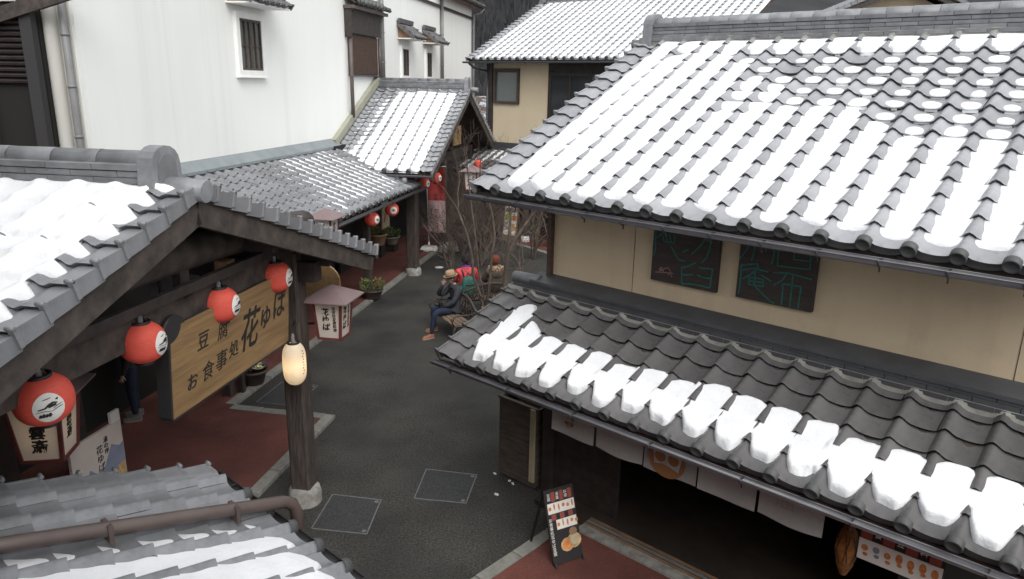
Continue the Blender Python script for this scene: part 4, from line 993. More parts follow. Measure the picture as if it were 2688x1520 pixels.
# ------------------------------------------------------------------ square lamps with metal hats
def box_lamp(label, frame, loc, rz, wb, wt, h, hat, near_txt, side_txt, arm=None, post=None, lit=0.0):
    t = thing('street_lamp', label, 'lamp', frame, loc, rz, 'square paper lamps with metal hats')
    f = 0.030
    def corner(i, z):
        w_ = (wb+(wt-wb)*z/h)/2; sx, sy = ((-1, -1), (1, -1), (1, 1), (-1, 1))[i]; return (sx*w_, sy*w_, z)
    for i in range(4):
        mb = MB(); mb.bar(corner(i, 0), corner(i, h), f, f, up=(1, 0, 0)); mb.build('frame_post', 'lamp_frame', t)
    mb = MB()
    for i in range(4):
        mb.bar(corner(i, 0.0), corner((i+1) % 4, 0.0), f, f*0.9); mb.bar(corner(i, h-0.01), corner((i+1) % 4, h-0.01), f, f*0.9)
    mb.build('frame_rail', 'lamp_frame', t)
    mb = MB(); mb.box((0, 0, -0.003), (wb-0.02, wb-0.02, 0.01)); mb.build('base_plate', 'lamp_frame', t)
    for i in range(4):
        a, b, c, d_ = corner(i, 0.012), corner((i+1) % 4, 0.012), corner((i+1) % 4, h-0.02), corner(i, h-0.02)
        mb = MB(); mb.poly([(p[0]*0.985, p[1]*0.985, p[2]) for p in (a, b, c, d_)]); o = mb.build('paper_panel', 'paper_glow', t)
        if i in (0, 1):
            al = math.atan2((wt-wb)/2, h)
            for s, size, ox, oz, bold in (near_txt if i == 0 else side_txt):
                me = vertical_text(s, size, 'ink', bold=bold, extrude=0.001, shear=0.12)
                nrm = Vector((0, -1, 0)) if i == 0 else Vector((1, 0, 0)); xr = Vector((1, 0, 0)) if i == 0 else Vector((0, 1, 0))
                zz_ = h*oz; w_ = (wb+(wt-wb)*zz_/h)/2
                up_ = Vector((0, 0, math.cos(al)))+nrm*math.sin(al)
                link(me, 'lettering', o, face_matrix(xr*ox+nrm*(w_+0.002)+Vector((0, 0, zz_)), xr, up_))
    mb = MB(); e = hat/2; z0 = h+0.005; hh = hat*0.27
    mb.add([(-e, -e, z0), (e, -e, z0), (e, e, z0), (-e, e, z0), (0, 0, z0+hh)], [(0, 1, 4), (1, 2, 4), (2, 3, 4), (3, 0, 4), (3, 2, 1, 0)])
    mb.add([(-e, -e, z0-0.015), (e, -e, z0-0.015), (e, e, z0-0.015), (-e, e, z0-0.015), (-e, -e, z0), (e, -e, z0), (e, e, z0), (-e, e, z0)], [(0, 1, 5, 4), (1, 2, 6, 5), (2, 3, 7, 6), (3, 0, 4, 7)])
    mb.build('hat', 'lamp_roof', t)
    if arm:
        mb = MB(); mb.bar((0, 0, -0.02), (0, 0, -0.02), 0.01, 0.01) if False else None
        mb.tube([(arm[0], arm[1], arm[2]), (arm[0]*0.55, arm[1]*0.55, arm[2]), (0, 0, arm[2])], 0.018, 6); mb.build('bracket', 'black', t)
    if post:
        mb = MB(); mb.bar((0, 0, -loc[2]), (0, 0, 0.0), 0.10, 0.10, up=(1, 0, 0)); mb.build('lamp_post', 'dark_wood', t)
    if lit:
        L = bpy.data.lights.new('lamp_bulb', 'POINT'); L.energy = lit; L.color = (1, 0.7, 0.38); L.shadow_soft_size = 0.05
        o = bpy.data.objects.new('lamp_bulb', L); COL.objects.link(o); o.matrix_world = MW[t.name] @ T((0, 0, h*0.45))
    return t
N1 = [('花ゆば', 0.100, -0.035, 0.50, 0.004), ('由布院豆腐料理', 0.048, 0.080, 0.52, 0.001)]
S1 = [('花ゆば', 0.100, -0.035, 0.50, 0.004), ('由布院豆腐料理', 0.048, 0.080, 0.52, 0.001)]
box_lamp('square paper lamp with plum metal hat fixed to the near gate post', FL, (-3.755, 8.25, 2.21), 0, 0.285, 0.36, 0.50, 0.60, N1, S1, arm=(-0.30, -0.12, 0.17), lit=0.12)
box_lamp('square paper lamp hanging behind the largest red lantern, bottom left', FL, (-4.70, 4.72, 2.30), 20, 0.30, 0.40, 0.56, 0.62, [('木雲斎', 0.125, 0.0, 0.45, 0.004)], [('木雲斎', 0.10, 0.0, 0.5, 0.003)], arm=(0, 0.0, 0.9), lit=0.25)
box_lamp('square paper lamp rising just behind the gate roof edge', FL, (-5.62, 12.2, 2.46), 0, 0.285, 0.36, 0.50, 0.58, [('鉄板焼', 0.12, 0.0, 0.5, 0.003)], [('鉄板焼', 0.10, 0.0, 0.5, 0.003)], arm=(-0.5, 0, 0.05))
box_lamp('square paper lamp standing among twigs in front of the far porch', FL, (-4.70, 19.6, 2.52), 0, 0.285, 0.36, 0.50, 0.58, [('うどん', 0.11, -0.05, 0.5, 0.003), ('そば処', 0.08, 0.07, 0.5, 0.002)], [('うどん', 0.1, 0, 0.5, 0.002)], post=True)

# ------------------------------------------------------------------ wooden name board on the gate
SG = thing('signboard', 'honey-coloured wooden signboard with black brush lettering hung under the gate beam', 'sign', FL, (-4.03, 5.38, 2.36), 0, M=RY(4))
L_, H_ = 2.17, 0.86
mb = MB(); nr = 0.14
prof = [(0, 0), (L_, 0), (L_, H_-nr)]+[(L_-nr*math.sin(math.pi/2*k/5)*1.0, H_-nr+nr*(1-math.cos(math.pi/2*k/5))) for k in range(1, 6)]+[(nr+0.02, H_)]+[(nr*math.cos(math.pi/2*k/5)+0.02-0.02*k/5, H_-nr*math.sin(math.pi/2*k/5)) for k in range(1, 6)]
mb.prism([(0, p[0], p[1]) for p in prof], (0.016, 0, 0)); board = mb.build('board', 'sign_wood', SG)
mb = MB(); mb.box((-0.055, -0.012, H_/2-0.02), (0.13, 0.022, H_-0.06)); mb.box((-0.055, L_+0.012, H_/2-0.05), (0.13, 0.022, H_-0.1)); mb.box((-0.055, L_/2, -0.014), (0.13, L_, 0.024)); mb.box((-0.065, L_/2, H_/2), (0.09, L_-0.02, H_-0.02)); mb.build('case', 'soft_black', SG)
mb = MB(); mb.tube([(-0.03, 0.07, H_-0.06), (0.012, 0.07, H_-0.06)], 0.16, 20); mb.build('corner_boss', 'soft_black', SG)
def sign_text(s, size, y, z, bold, sh=0.15, sx=1.0):
    link(text_mesh(s, size, 'ink', 0.0015, sh, bold, sx=sx), 'lettering', board, face_matrix((0.0185, y, z), (0, 1, 0), (0, 0, 1)))
sign_text('花', 0.46, 1.28, 0.40, 0.006, 0.3, 0.8); sign_text('ゆ', 0.27, 1.62, 0.44, 0.005, 0.2, 0.9); sign_text('ば', 0.35, 1.93, 0.50, 0.004, 0.15, 0.85)
sign_text('豆', 0.19, 0.47, 0.58, 0.0015); sign_text('腐', 0.19, 0.80, 0.57, 0.0)
sign_text('お', 0.17, 0.28, 0.24, 0.002); sign_text('食', 0.20, 0.53, 0.25, 0.0); sign_text('事', 0.21, 0.76, 0.27, 0.0005); sign_text('処', 0.18, 0.99, 0.31, 0.001)

# poster stand under the gate
PS = thing('poster_stand', 'pale mountain-view poster board standing under the gate behind the near tiles', 'sign', FL, (-4.9, 5.10, 0.05))
part(PS, 'panel', (0, 0.33, 1.40), (0.03, 0.66, 1.30), 'poster_sky'); part(PS, 'tab', (0, 0.60, 2.10), (0.028, 0.12, 0.12), 'paper')
for a in (0.05, 0.61): part(PS, 'leg', (-0.02, a, 0.40), (0.03, 0.04, 0.80), 'soft_black')
mb = MB(); mb.poly([(0.0165, 0.005, 1.50), (0.0165, 0.12, 1.62), (0.0165, 0.20, 1.74), (0.0165, 0.30, 1.64), (0.0165, 0.40, 1.70), (0.0165, 0.50, 1.86), (0.0165, 0.60, 1.80), (0.0165, 0.655, 1.82), (0.0165, 0.655, 1.3), (0.0165, 0.005, 1.3)]); mb.build('mountain_print', 'poster_blue', PS)
mb = MB(); mb.poly([(0.0185, 0.40, 1.35), (0.0185, 0.40, 1.55), (0.0185, 0.52, 1.58), (0.0185, 0.52, 1.37)]); mb.poly([(0.0185, 0.54, 1.38), (0.0185, 0.54, 1.60), (0.0185, 0.65, 1.62), (0.0185, 0.65, 1.40)]); mb.build('photo_print', 'food_tan', PS)
link(vertical_text('花ゆば', 0.09, 'ink', shear=0.1), 'lettering', PS, face_matrix((0.019, 0.34, 1.78), (0, 1, 0), (0, 0, 1)))
link(vertical_text('湯の坪', 0.06, 'ink', shear=0.1), 'lettering', PS, face_matrix((0.019, 0.43, 1.88), (0, 1, 0), (0, 0, 1)))

# ------------------------------------------------------------------ chalk boards on the shop wall
B1 = [[(1.447, 3.862), (1.456, 3.725), (1.466, 3.604), (1.451, 3.527)], [(1.467, 3.731), (1.533, 3.777), (1.566, 3.819)], [(1.543, 3.763), (1.566, 3.701), (1.693, 3.705), (1.686, 3.784)], [(1.585, 3.801), (1.602, 3.707)], [(1.622, 3.799), (1.648, 3.706)], [(1.656, 3.659), (1.722, 3.572), (1.761, 3.53), (1.841, 3.532)], [(2.034, 3.851), (2.032, 3.781), (1.981, 3.702), (1.903, 3.615)], [(1.797, 3.625), (1.864, 3.66)], [(2.039, 3.798), (2.107, 3.785), (2.1, 3.69), (2.075, 3.608), (2.022, 3.543)], [(1.962, 3.537), (1.864, 3.475), (1.8, 3.452), (1.808, 3.36), (1.815, 3.279)], [(1.815, 3.377), (1.936, 3.402)], [(1.997, 3.491), (2.06, 3.493), (2.16, 3.505)], [(2.156, 3.508), (2.151, 3.424), (2.144, 3.291)], [(1.983, 3.409), (2.053, 3.394), (2.15, 3.4)], [(1.81, 3.282), (1.933, 3.298), (2.045, 3.3), (2.143, 3.295)]]
PK = [[(1.48, 3.348), (1.568, 3.36), (1.704, 3.371)], [(1.538, 3.384), (1.549, 3.415), (1.573, 3.407), (1.548, 3.373), (1.529, 3.374)], [(1.523, 3.394), (1.575, 3.378)], [(1.576, 3.366), (1.591, 3.406), (1.636, 3.422), (1.665, 3.399), (1.677, 3.368)], [(1.658, 3.373), (1.647, 3.34)], [(1.678, 3.356), (1.691, 3.331)]]
B2 = [[(2.532, 3.85), (2.496, 3.755), (2.436, 3.658)], [(2.574, 3.857), (2.58, 3.769), (2.561, 3.66)], [(2.77, 3.873), (2.777, 3.757), (2.766, 3.659)], [(2.676, 3.858), (2.688, 3.816), (2.7, 3.773)], [(2.815, 3.865), (2.821, 3.757), (2.826, 3.655), (3.138, 3.674)], [(2.817, 3.851), (3.129, 3.858), (3.137, 3.681)], [(2.972, 3.876), (2.974, 3.746)], [(2.967, 3.745), (3.122, 3.75)], [(2.451, 3.596), (2.632, 3.643)], [(2.462, 3.598), (2.467, 3.484), (2.468, 3.368), (2.459, 3.296)], [(2.479, 3.551), (2.562, 3.581), (2.652, 3.605)], [(2.489, 3.465), (2.561, 3.517), (2.624, 3.581), (2.633, 3.635)], [(2.639, 3.584), (2.745, 3.581)], [(2.674, 3.538), (2.785, 3.491)], [(2.552, 3.492), (2.557, 3.413)], [(2.552, 3.492), (2.702, 3.498), (2.707, 3.423)], [(2.557, 3.416), (2.707, 3.423)], [(2.557, 3.455), (2.702, 3.464)], [(2.607, 3.555), (2.619, 3.413), (2.703, 3.354), (2.802, 3.287), (2.84, 3.28)], [(2.79, 3.581), (2.934, 3.604), (3.171, 3.583)], [(2.933, 3.615), (2.892, 3.527), (2.805, 3.45)], [(2.9, 3.491), (2.906, 3.38), (2.909, 3.276)], [(2.9, 3.491), (3.076, 3.496), (3.075, 3.393), (3.071, 3.278)], [(2.985, 3.603), (2.99, 3.501), (2.99, 3.383), (2.992, 3.275)]]
def dens(s, n=6):
    out = []
    for a, b in zip(s[:-1], s[1:]):
        for i in range(n): out.append((a[0]+(b[0]-a[0])*i/n, a[1]+(b[1]-a[1])*i/n))
    return out+[s[-1]]
for lab, x0, x1, sets in (('chalkboard with the big teal character and small pink scribble on the shop wall', 1.43, 2.21, ((B1, 'chalk_teal', 0.015), (PK, 'chalk_pink', 0.008))),
                          ('chalkboard filled with two columns of teal writing, right one on the shop wall', 2.43, 3.20, ((B2, 'chalk_teal', 0.014),))):
    t = thing('chalkboard', lab, 'sign', FR, (x0, -0.004, 3.255 if x0 < 2 else 3.262), 0, 'chalkboards on the shop wall')
    z0 = 3.255 if x0 < 2 else 3.262
    mb = MB(); mb.box(((x1-x0)/2, -0.03, 0.45), (x1-x0, 0.055, 0.90)); mb.build('board', 'chalk_board', t)
    for S_, m_, wd in sets:
        mb = MB()
        for s in S_: ribbon(mb, [(p[0]-x0, p[1]-z0) for p in dens(s)], wd, 0, 0, 0.18)
        mb.build('chalk_writing', m_, t, face_matrix((0, -0.0605, 0), (1, 0, 0), (0, 0, 1)))

# ------------------------------------------------------------------ shop curtain
NR = thing('shop_curtain', 'pale split shop curtain hanging under the lower eave', 'curtain', FR, (0.95, -1.12, 1.66))
mb = MB(); mb.tube([(-0.1, 0, 0.50), (3.1, 0, 0.50)], 0.015, 8); mb.build('rod', 'wood_mid', NR)
for k in range(5):
    mb = MB(); x0 = k*0.592+0.008; wd = 0.572; nx, nz_ = 16, 8; V = []
    for j in range(nz_+1):
        for i in range(nx+1):
            u = i/nx; v = j/nz_
            V.append((x0+wd*u, 0.012*math.sin(u*5.2+k*1.9)*(1-v)-0.01*(1-v), 0.50*v-(1-v)*0.018*math.sin(math.pi*u)*(0.6+0.4*math.sin(k*2.2))))
    mb.add(V, [(j*(nx+1)+i, j*(nx+1)+i+1, (j+1)*(nx+1)+i+1, (j+1)*(nx+1)+i) for j in range(nz_) for i in range(nx)], 0, True)
    o = mb.build('curtain_panel', 'cloth', NR)
    if k in (0, 4):
        link(text_mesh('庵' if k == 0 else '油', 0.20, 'orange_print', 0.0006, 0.0, -0.006), 'lettering', o, face_matrix((x0+0.24, -0.040, 0.16 if k == 0 else 0.22), (1, 0, 0), (0, 0, 1)))
    if k == 2:
        mb = MB(); c = (x0+0.27, -0.042, 0.19); r_ = 0.20
        mb.poly([(c[0]+r_*math.cos(6.283*i/36), c[1], c[2]+r_*math.sin(6.283*i/36)) for i in range(36)]); q = mb.build('round_crest', 'orange_print', o)
        mb = MB(); mb.poly([(c[0]+a*r_, c[1]-0.002, c[2]+b*r_) for a, b in ((-.78, .35), (-.66, -.42), (-.2, -.30), (.2, -.38), (.66, -.50), (.80, .25), (.45, .72), (-.45, .76))]); mb.build('crest_face', 'cloth', q)
        for s in (-1, 1):
            mb = MB(); mb.poly([(c[0]+s*0.36*r_+0.3*r_*math.cos(6.283*i/20), c[1]-0.004, c[2]+0.05*r_+0.3*r_*math.sin(6.283*i/20)) for i in range(20)]); mb.build('crest_dot', 'orange_print', q)
# hanging menu strip and wicker lamp at the right end
MS = thing('menu_board', 'long food menu strip hung under the lower eave near the right corner', 'sign', FR, (4.16, -1.02, 1.56))
part(MS, 'backing', (0.31, 0.012, 0.20), (0.64, 0.015, 0.42), 'ink'); part(MS, 'photo_row', (0.31, 0.002, 0.09), (0.62, 0.008, 0.19), 'paper')
for k in range(4): part(MS, 'heading_card', (0.05+k*0.17, 0.0, 0.28), (0.085, 0.008, 0.17), 'menu_red')
for k in range(3): link(vertical_text(('お食', '処豆', '腐料')[k], 0.06, 'paper', bold=0), 'lettering', MS, face_matrix((0.135+k*0.17, 0.003, 0.28), (1, 0, 0), (0, 0, 1)))
for k in range(7):
    mb = MB(); c = (0.05+k*0.087, -0.003, 0.11+0.012*(k % 2)); mb.poly([(c[0]+0.027*math.cos(6.283*i/12), c[1], c[2]+(0.045 if k > 2 else 0.03)*math.sin(6.283*i/12)) for i in range(12)])
    mb.poly([(c[0]+0.01+0.02*math.cos(6.283*i/10), c[1]-0.001, c[2]-0.055+0.018*math.sin(6.283*i/10)) for i in range(10)]); mb.build('food_picture', 'food_orange' if k != 1 else 'poster_blue', MS)
WKL = thing('wicker_lamp', 'leaf-shaped woven lamp glowing orange beside the menu strip', 'lamp', FR, (4.02, -0.80, 1.20))
mb = MB(); mb.lathe([(0.03, 0), (0.07, 0.10), (0.095, 0.25), (0.07, 0.42), (0.02, 0.52)], 12); mb.build('shade', 'wicker', WKL)
mb = MB()
for k in range(7):
    for s in (-1, 1):
        a0 = 0.9*k; mb.tube([(0.10*math.cos(a0+s*t_*0.8)*math.sin(0.3+t_*2.4), 0.10*math.sin(a0+s*t_*0.8)*math.sin(0.3+t_*2.4), 0.05+0.42*t_) for t_ in (0, .25, .5, .75, 1)], 0.004, 4)
mb.build('weave', 'soft_black', WKL)
mb = MB(); mb.tube([(0, 0, 0.52), (0, 0, 0.90)], 0.006, 5); mb.build('cord', 'black', WKL)
L = bpy.data.lights.new('wicker_bulb', 'POINT'); L.energy = 0.08; L.color = (1, 0.6, 0.28); L.shadow_soft_size = 0.04
o = bpy.data.objects.new('wicker_bulb', L); COL.objects.link(o); o.matrix_world = MW[WKL.name] @ T((0, 0, 0.25))

# ------------------------------------------------------------------ tall bin box at the shop corner
CR = thing('waste_box', 'tall dark plank box with pale corner batten beside the shop post', 'box', FR, (-0.78, -0.10, 0))
W_, D_, Hh = 0.66, 0.34, 1.14
for k in range(4): part(CR, 'front_board', (W_/2, 0.010, 0.03+Hh/4*(k+0.5)), (W_, 0.020, Hh/4-0.004), 'crate_board')
for k in range(4): part(CR, 'back_board', (W_/2, D_-0.01, 0.03+Hh/4*(k+0.5)), (W_-0.004, 0.020, Hh/4-0.004), 'crate_board')
part(CR, 'end_board', (0.012, D_/2, 0.03+Hh/2), (0.022, D_-0.044, Hh-0.004), 'crate_board'); part(CR, 'end_board', (W_-0.012, D_/2, 0.03+Hh/2), (0.022, D_-0.044, Hh-0.004), 'crate_board')
part(CR, 'rim', (W_/2, 0.008, Hh+0.045), (W_+0.03, 0.05, 0.03), 'crate_board'); part(CR, 'rim', (W_/2, D_, Hh+0.045), (W_+0.03, 0.05, 0.03), 'crate_board'); part(CR, 'rim', (0.0, D_/2, Hh+0.044), (0.05, D_-0.05, 0.03), 'crate_board')
for x in (W_-0.055, W_-0.015): part(CR, 'corner_batten', (x, -0.022, 0.66), (0.034, 0.034, 1.06), 'crate_pale')
mb = MB(); rn = random.Random(4); n = 9; V = [(0.03+(W_-0.06)*i/n, 0.03+(D_-0.06)*j/4, 1.02+rn.uniform(-0.05, 0.07)) for j in range(5) for i in range(n+1)]
mb.add(V, [(j*(n+1)+i, j*(n+1)+i+1, (j+1)*(n+1)+i+1, (j+1)*(n+1)+i) for j in range(4) for i in range(n)], 0, False); mb.build('bag_liner', 'teal_plastic', CR)
rn = random.Random(9)
for x, y, r_ in ((-0.80, -0.15, 0.022), (-0.52, -0.15, 0.018), (-0.44, -0.17, 0.02), (-0.40, -0.52, 0.03)):
    mb = MB()
    for k in range(4): mb.ball((rn.uniform(-r_, r_), rn.uniform(-r_*.6, r_*.6), 0.008), (r_*rn.uniform(.4, .8), r_*rn.uniform(.4, .7), 0.016), 7, 4)
    o = mb.build('snow', 'snow'); o.matrix_world = FR @ T((x, y, 0)); tag(o, 'tiny leftover clumps of snow on the asphalt by the waste box', None, None, 'stuff')

# ------------------------------------------------------------------ menu A-board by the shop door
AB = thing('menu_easel', 'black A-frame menu board with food photos standing at the shop door', 'sign', FR, (1.05, -1.00, 0.045), 71, M=Matrix.Scale(0.86, 4))
PWd, PH = 0.46, 0.98
tilt = RX(-20)
fp = bpy.data.objects.new('front_panel', (lambda m: (m.box((0, 0, PH/2), (PWd, 0.025, PH)), m)[1])(MB()).mesh('front_panel', 'black')); COL.objects.link(fp); fp.parent = AB; fp.matrix_local = T((0, -0.20, 0.02)) @ tilt
mb = MB()
for s in (-1, 1): mb.bar((s*(PWd/2-0.015), -0.20+PH*math.sin(R(20)), PH*math.cos(R(20))+0.01), (s*(PWd/2-0.015), 0.42, 0.0), 0.03, 0.022, up=(1, 0, 0))
mb.build('back_legs', 'black', AB)
mb = MB()
for s in (-1, 1): mb.bar((s*(PWd/2-0.015), -0.02, 0.03), (s*(PWd/2-0.015), -0.06, -0.10), 0.03, 0.02, up=(1, 0, 0))
mb.build('foot', 'black', fp)
yq = -0.0135
def flat(parent, name, x0, x1, z0, z1, m, dy=0.0):
    mb = MB(); mb.poly([(x0, yq-dy, z0), (x1, yq-dy, z0), (x1, yq-dy, z1), (x0, yq-dy, z1)]); return mb.build(name, m, parent)
flat(fp, 'photo_row', -0.20, 0.215, 0.66, 0.80, 'paper', 0.001); flat(fp, 'photo_row', -0.10, 0.215, 0.44, 0.57, 'paper', 0.001)
for k in range(3): flat(fp, 'heading_card', -0.13+k*0.13, -0.07+k*0.13, 0.815, 0.94, 'menu_red', 0.001)
for k in range(3): flat(fp, 'heading_card', -0.16+k*0.13, -0.09+k*0.13, 0.575, 0.65, 'menu_red', 0.001)
for k in range(6):
    for zc, xo, n_ in ((0.73, -0.17, 6), (0.505, -0.07, 5)):
        if k < n_:
            mb = MB(); c = (xo+k*0.07, zc+0.015*(k % 2)); ry = 0.045 if k in (1, 2, 5) else 0.026; rx = 0.013 if ry > 0.03 else 0.024
            mb.poly([(c[0]+rx*math.cos(6.283*i/12), yq-0.003, c[1]+ry*math.sin(6.283*i/12)) for i in range(12)]); mb.build('food_picture', 'food_orange', fp)
for cx_, cz_, r_, m_ in ((0.02, 0.22, 0.10, 'food_tan'), (0.13, 0.25, 0.11, 'food_tan'), (0.13, 0.37, 0.06, 'wood_mid'), (0.02, 0.22, 0.07, 'food_orange'), (0.14, 0.26, 0.075, 'crate_pale')):
    mb = MB(); mb.poly([(cx_+r_*math.cos(6.283*i/20), yq-0.001-0.0012*(r_ < 0.09)-0.0012*(m_ == 'crate_pale'), cz_+r_*0.9*math.sin(6.283*i/20)) for i in range(20)]); mb.build('food_picture', m_, fp)
link(vertical_text('お食事処花ゆば豆腐', 0.055, 'paper'), 'lettering', fp, face_matrix((-0.185, yq-0.002, 0.36), (1, 0, 0), (0, 0, 1)))
for k, s in enumerate(('豆腐', '湯葉', '料理')): link(vertical_text(s, 0.05, 'paper'), 'lettering', fp, face_matrix((-0.165+k*0.13, yq-0.002, 0.878), (1, 0, 0), (0, 0, 1)))

# ------------------------------------------------------------------ ground details
def cover(label, P, name='manhole_cover'):
    P = [Vector(p) for p in P]; c = sum(P, Vector())/4; t = thing(name, label, 'manhole cover', FW, c, 0, 'rectangular covers in the asphalt')
    Q = [p-c for p in P]; mb = MB(); mb.poly([(q.x*0.97, q.y*0.97, 0.005) for q in Q]); mb.build('plate', 'cover_iron', t)
    mb = MB()
    for a, b in zip(Q, Q[1:]+Q[:1]): mb.bar((a.x, a.y, 0.003), (b.x, b.y, 0.003), 0.014, 0.010)
    mb.build('frame', 'cover_edge', t)
    for q in (Q[1]*0.86, Q[3 if False else 2]*0.86):
        mb = MB(); mb.tube([(q.x, q.y, 0.0), (q.x, q.y, 0.008)], 0.028, 12); mb.build('lifting_hole', 'cover_edge', t)
cover('rectangular iron manhole cover nearest the gate post', [(-2.335, 8.687, 0), (-1.671, 8.572, 0), (-1.71, 7.809, 0), (-2.407, 7.905, 0)])
cover('rectangular iron manhole cover farther from the gate post, towards the shop corner', [(-1.171, 9.397, 0), (-0.448, 9.265, 0), (-0.549, 8.534, 0), (-1.241, 8.627, 0)])
dc = [Lw(-6.3, 10.6), Lw(-5.6, 10.6), Lw(-5.6, 11.5), Lw(-6.3, 11.5)]
cover('faint drain cover in the asphalt notch behind the gate post', dc, 'drain_cover')
mb = MB(); mb.lathe([(0, 0.006), (0.12, 0.006), (0.13, 0.0)], 20); single('survey_disc', mb, 'plastic_white', 'small round white disc set in the asphalt near the left kerb', 'disc', FW, (-2.19, 21.34, 0))
SLB = MB(); SLB.box((0, 0, 0.17), (0.50, 0.06, 0.40), Matrix.Rotation(R(-52), 3, 'X')); SLB.box((0, 0.02, 0.205), (0.40, 0.02, 0.30), Matrix.Rotation(R(-52), 3, 'X'))
SLB.box((0, 0.16, 0.10), (0.3, 0.08, 0.2))
single('leaning_slab', SLB, 'stone', 'grey concrete slab leaning beside the far porch post', 'slab', FW, (-2.02, 23.4, 0.0), 28)

# ------------------------------------------------------------------ banner, far boards
BN = thing('banner', 'tall red and white cloth banner on a pole with white weighted foot', 'banner', FL, (-6.84, 22.58, 0.045), -8)
mb = MB(); mb.box((0, 0, 0.09), (0.46, 0.42, 0.10), None, 0, 0.8); mb.box((0, 0, 0.035), (0.52, 0.16, 0.06)); mb.box((0, 0, 0.035), (0.16, 0.48, 0.06)); mb.tube([(0, 0, 0.12), (0, 0, 0.28)], 0.03, 10); mb.build('foot', 'plastic_white', BN)
mb = MB(); mb.tube([(0, 0, 0.2), (-0.03, 0, 1.4), (-0.06, 0, 2.75)], 0.016, 8); mb.tube([(-0.06, 0, 2.72), (0.62, 0, 2.74)], 0.010, 6); mb.build('pole', 'steel', BN)
def cloth_strip(mb, x0, x1, z0, z1, mi):
    nx, n_ = 8, 14; V = []
    for j in range(n_+1):
        for i in range(nx+1):
            x = x0+(x1-x0)*i/nx; z = z0+(z1-z0)*j/n_; V.append((x, 0.035*math.sin(x*9+z*2.2)+0.01*math.sin(z*7), z))
    mb.add(V, [(j*(nx+1)+i, j*(nx+1)+i+1, (j+1)*(nx+1)+i+1, (j+1)*(nx+1)+i) for j in range(n_) for i in range(nx)], mi, True)
mb = MB(); cloth_strip(mb, 0.0, 0.58, 0.62, 1.65, 1); cloth_strip(mb, 0.0, 0.58, 1.65, 2.70, 0); cl = mb.build('cloth', ['banner_red', 'banner_pale'], BN)
for s, x, z, sz in (('手打ちうどん', 0.46, 2.1, 0.15), ('名物', 0.28, 1.75, 0.13), ('だんご汁', 0.30, 1.05, 0.17), ('ゆふいん', 0.12, 1.15, 0.12)):
    link(vertical_text(s, sz, 'ink'), 'lettering', cl, face_matrix((x, -0.055, z), (1, 0, 0), (0, 0, 1)))
def far_sign(label, pos, rz, wd, ht, lean):
    t = thing('standing_sign', label, 'sign', FW, pos, rz); M0 = RX(-lean)
    for s in (-1, 1):
        mb = MB(); mb.box((s*(wd/2+0.02), 0, ht/2), (0.045, 0.05, ht)); mb.build('side_rail', 'wood_mid', t, M0)
    mb = MB(); mb.box((0, 0, 0.10), (wd, 0.045, 0.16)); mb.box((0, 0, ht-0.02), (wd, 0.045, 0.04)); mb.build('cross_rail', 'wood_mid', t, M0)
    mb = MB(); mb.box((0, 0, ht/2+0.07), (wd, 0.02, ht-0.18)); p_ = mb.build('panel', 'paper', t, M0)
    for cx_, cz_, rx, rz_, m_ in ((-0.12, ht*.58, .10, .14, 'food_green'), (0.13, ht*.56, .11, .10, 'food_orange'), (0.08, ht*.32, .16, .14, 'food_tan'), (-0.14, ht*.35, .09, .12, 'poster_sky')):
        q = MB(); q.poly([(cx_+rx*math.cos(6.283*i/16), -0.013, cz_+rz_*math.sin(6.283*i/16)) for i in range(16)]); q.build('food_picture', m_, p_)
    for k, s in enumerate('ごま庵'):
        q = MB(); q.poly([(-0.22+0.155*k, -0.012, ht*.70), (-0.08+0.155*k, -0.012, ht*.70), (-0.08+0.155*k, -0.012, ht*.80), (-0.22+0.155*k, -0.012, ht*.80)]); q.build('letter_block', 'ink', p_)
        link(text_mesh(s, 0.12, 'paper'), 'lettering', p_, face_matrix((-0.15+0.155*k, -0.014, ht*.75), (1, 0, 0), (0, 0, 1)))
    mb = MB()
    for s in (-1, 1): mb.bar((s*wd*0.4, ht*math.sin(R(lean)), ht*math.cos(R(lean))), (s*wd*0.4, 0.55, 0.0), 0.04, 0.03, up=(1, 0, 0))
    mb.build('back_legs', 'wood_mid', t)
far_sign('white standing sign with food pictures on the far pavement behind the tree', (-0.15, 25.3, 0.045), -30, 0.50, 1.40, 10)
# wooden plaques hung under the porch and the arcade
HP = thing('hanging_plaque', 'orange wooden plaque hanging in the far porch gable', 'sign', FL, (-6.0, 23.0, 3.42))
part(HP, 'board', (0, 0, 0.30), (0.05, 0.85, 0.58), 'sign_wood'); link(vertical_text('湯布', 0.2, 'ink'), 'lettering', HP, face_matrix((0.027, 0, 0.32), (0, 1, 0), (0, 0, 1)))
mb = MB(); mb.tube([(0, -0.3, 0.58), (0, -0.3, 1.1)], 0.01, 5); mb.tube([(0, 0.3, 0.58), (0, 0.3, 1.0)], 0.01, 5); mb.build('cord', 'black', HP)
OP = thing('hanging_plaque', 'round-topped yellow plaque hanging behind the gate post', 'sign', FL, (-4.55, 9.6, 2.30))
mb = MB(); mb.prism([(0.30*math.cos(math.pi*i/12), 0, 0.22+0.26*math.sin(math.pi*i/12)) for i in range(13)]+[(-0.30, 0, -0.05), (0.30, 0, -0.05)], (0, 0.04, 0)); mb.build('board', 'sign_wood', OP)
mb = MB(); mb.prism([(0.20+0.12*math.cos(6.283*i/14), -0.006, 0.06+0.12*math.sin(6.283*i/14)) for i in range(14)], (0, 0.004, 0)); mb.build('painted_mark', 'ink', OP)
mb = MB(); mb.tube([(0, 0.02, 0.45), (0, 0.02, 0.62)], 0.01, 5); mb.build('cord', 'black', OP)
AP_ = thing('hanging_plaque', 'tall painted wooden board hung in the arcade between two red lanterns', 'sign', FL, (-7.45, 20.25, 1.22))
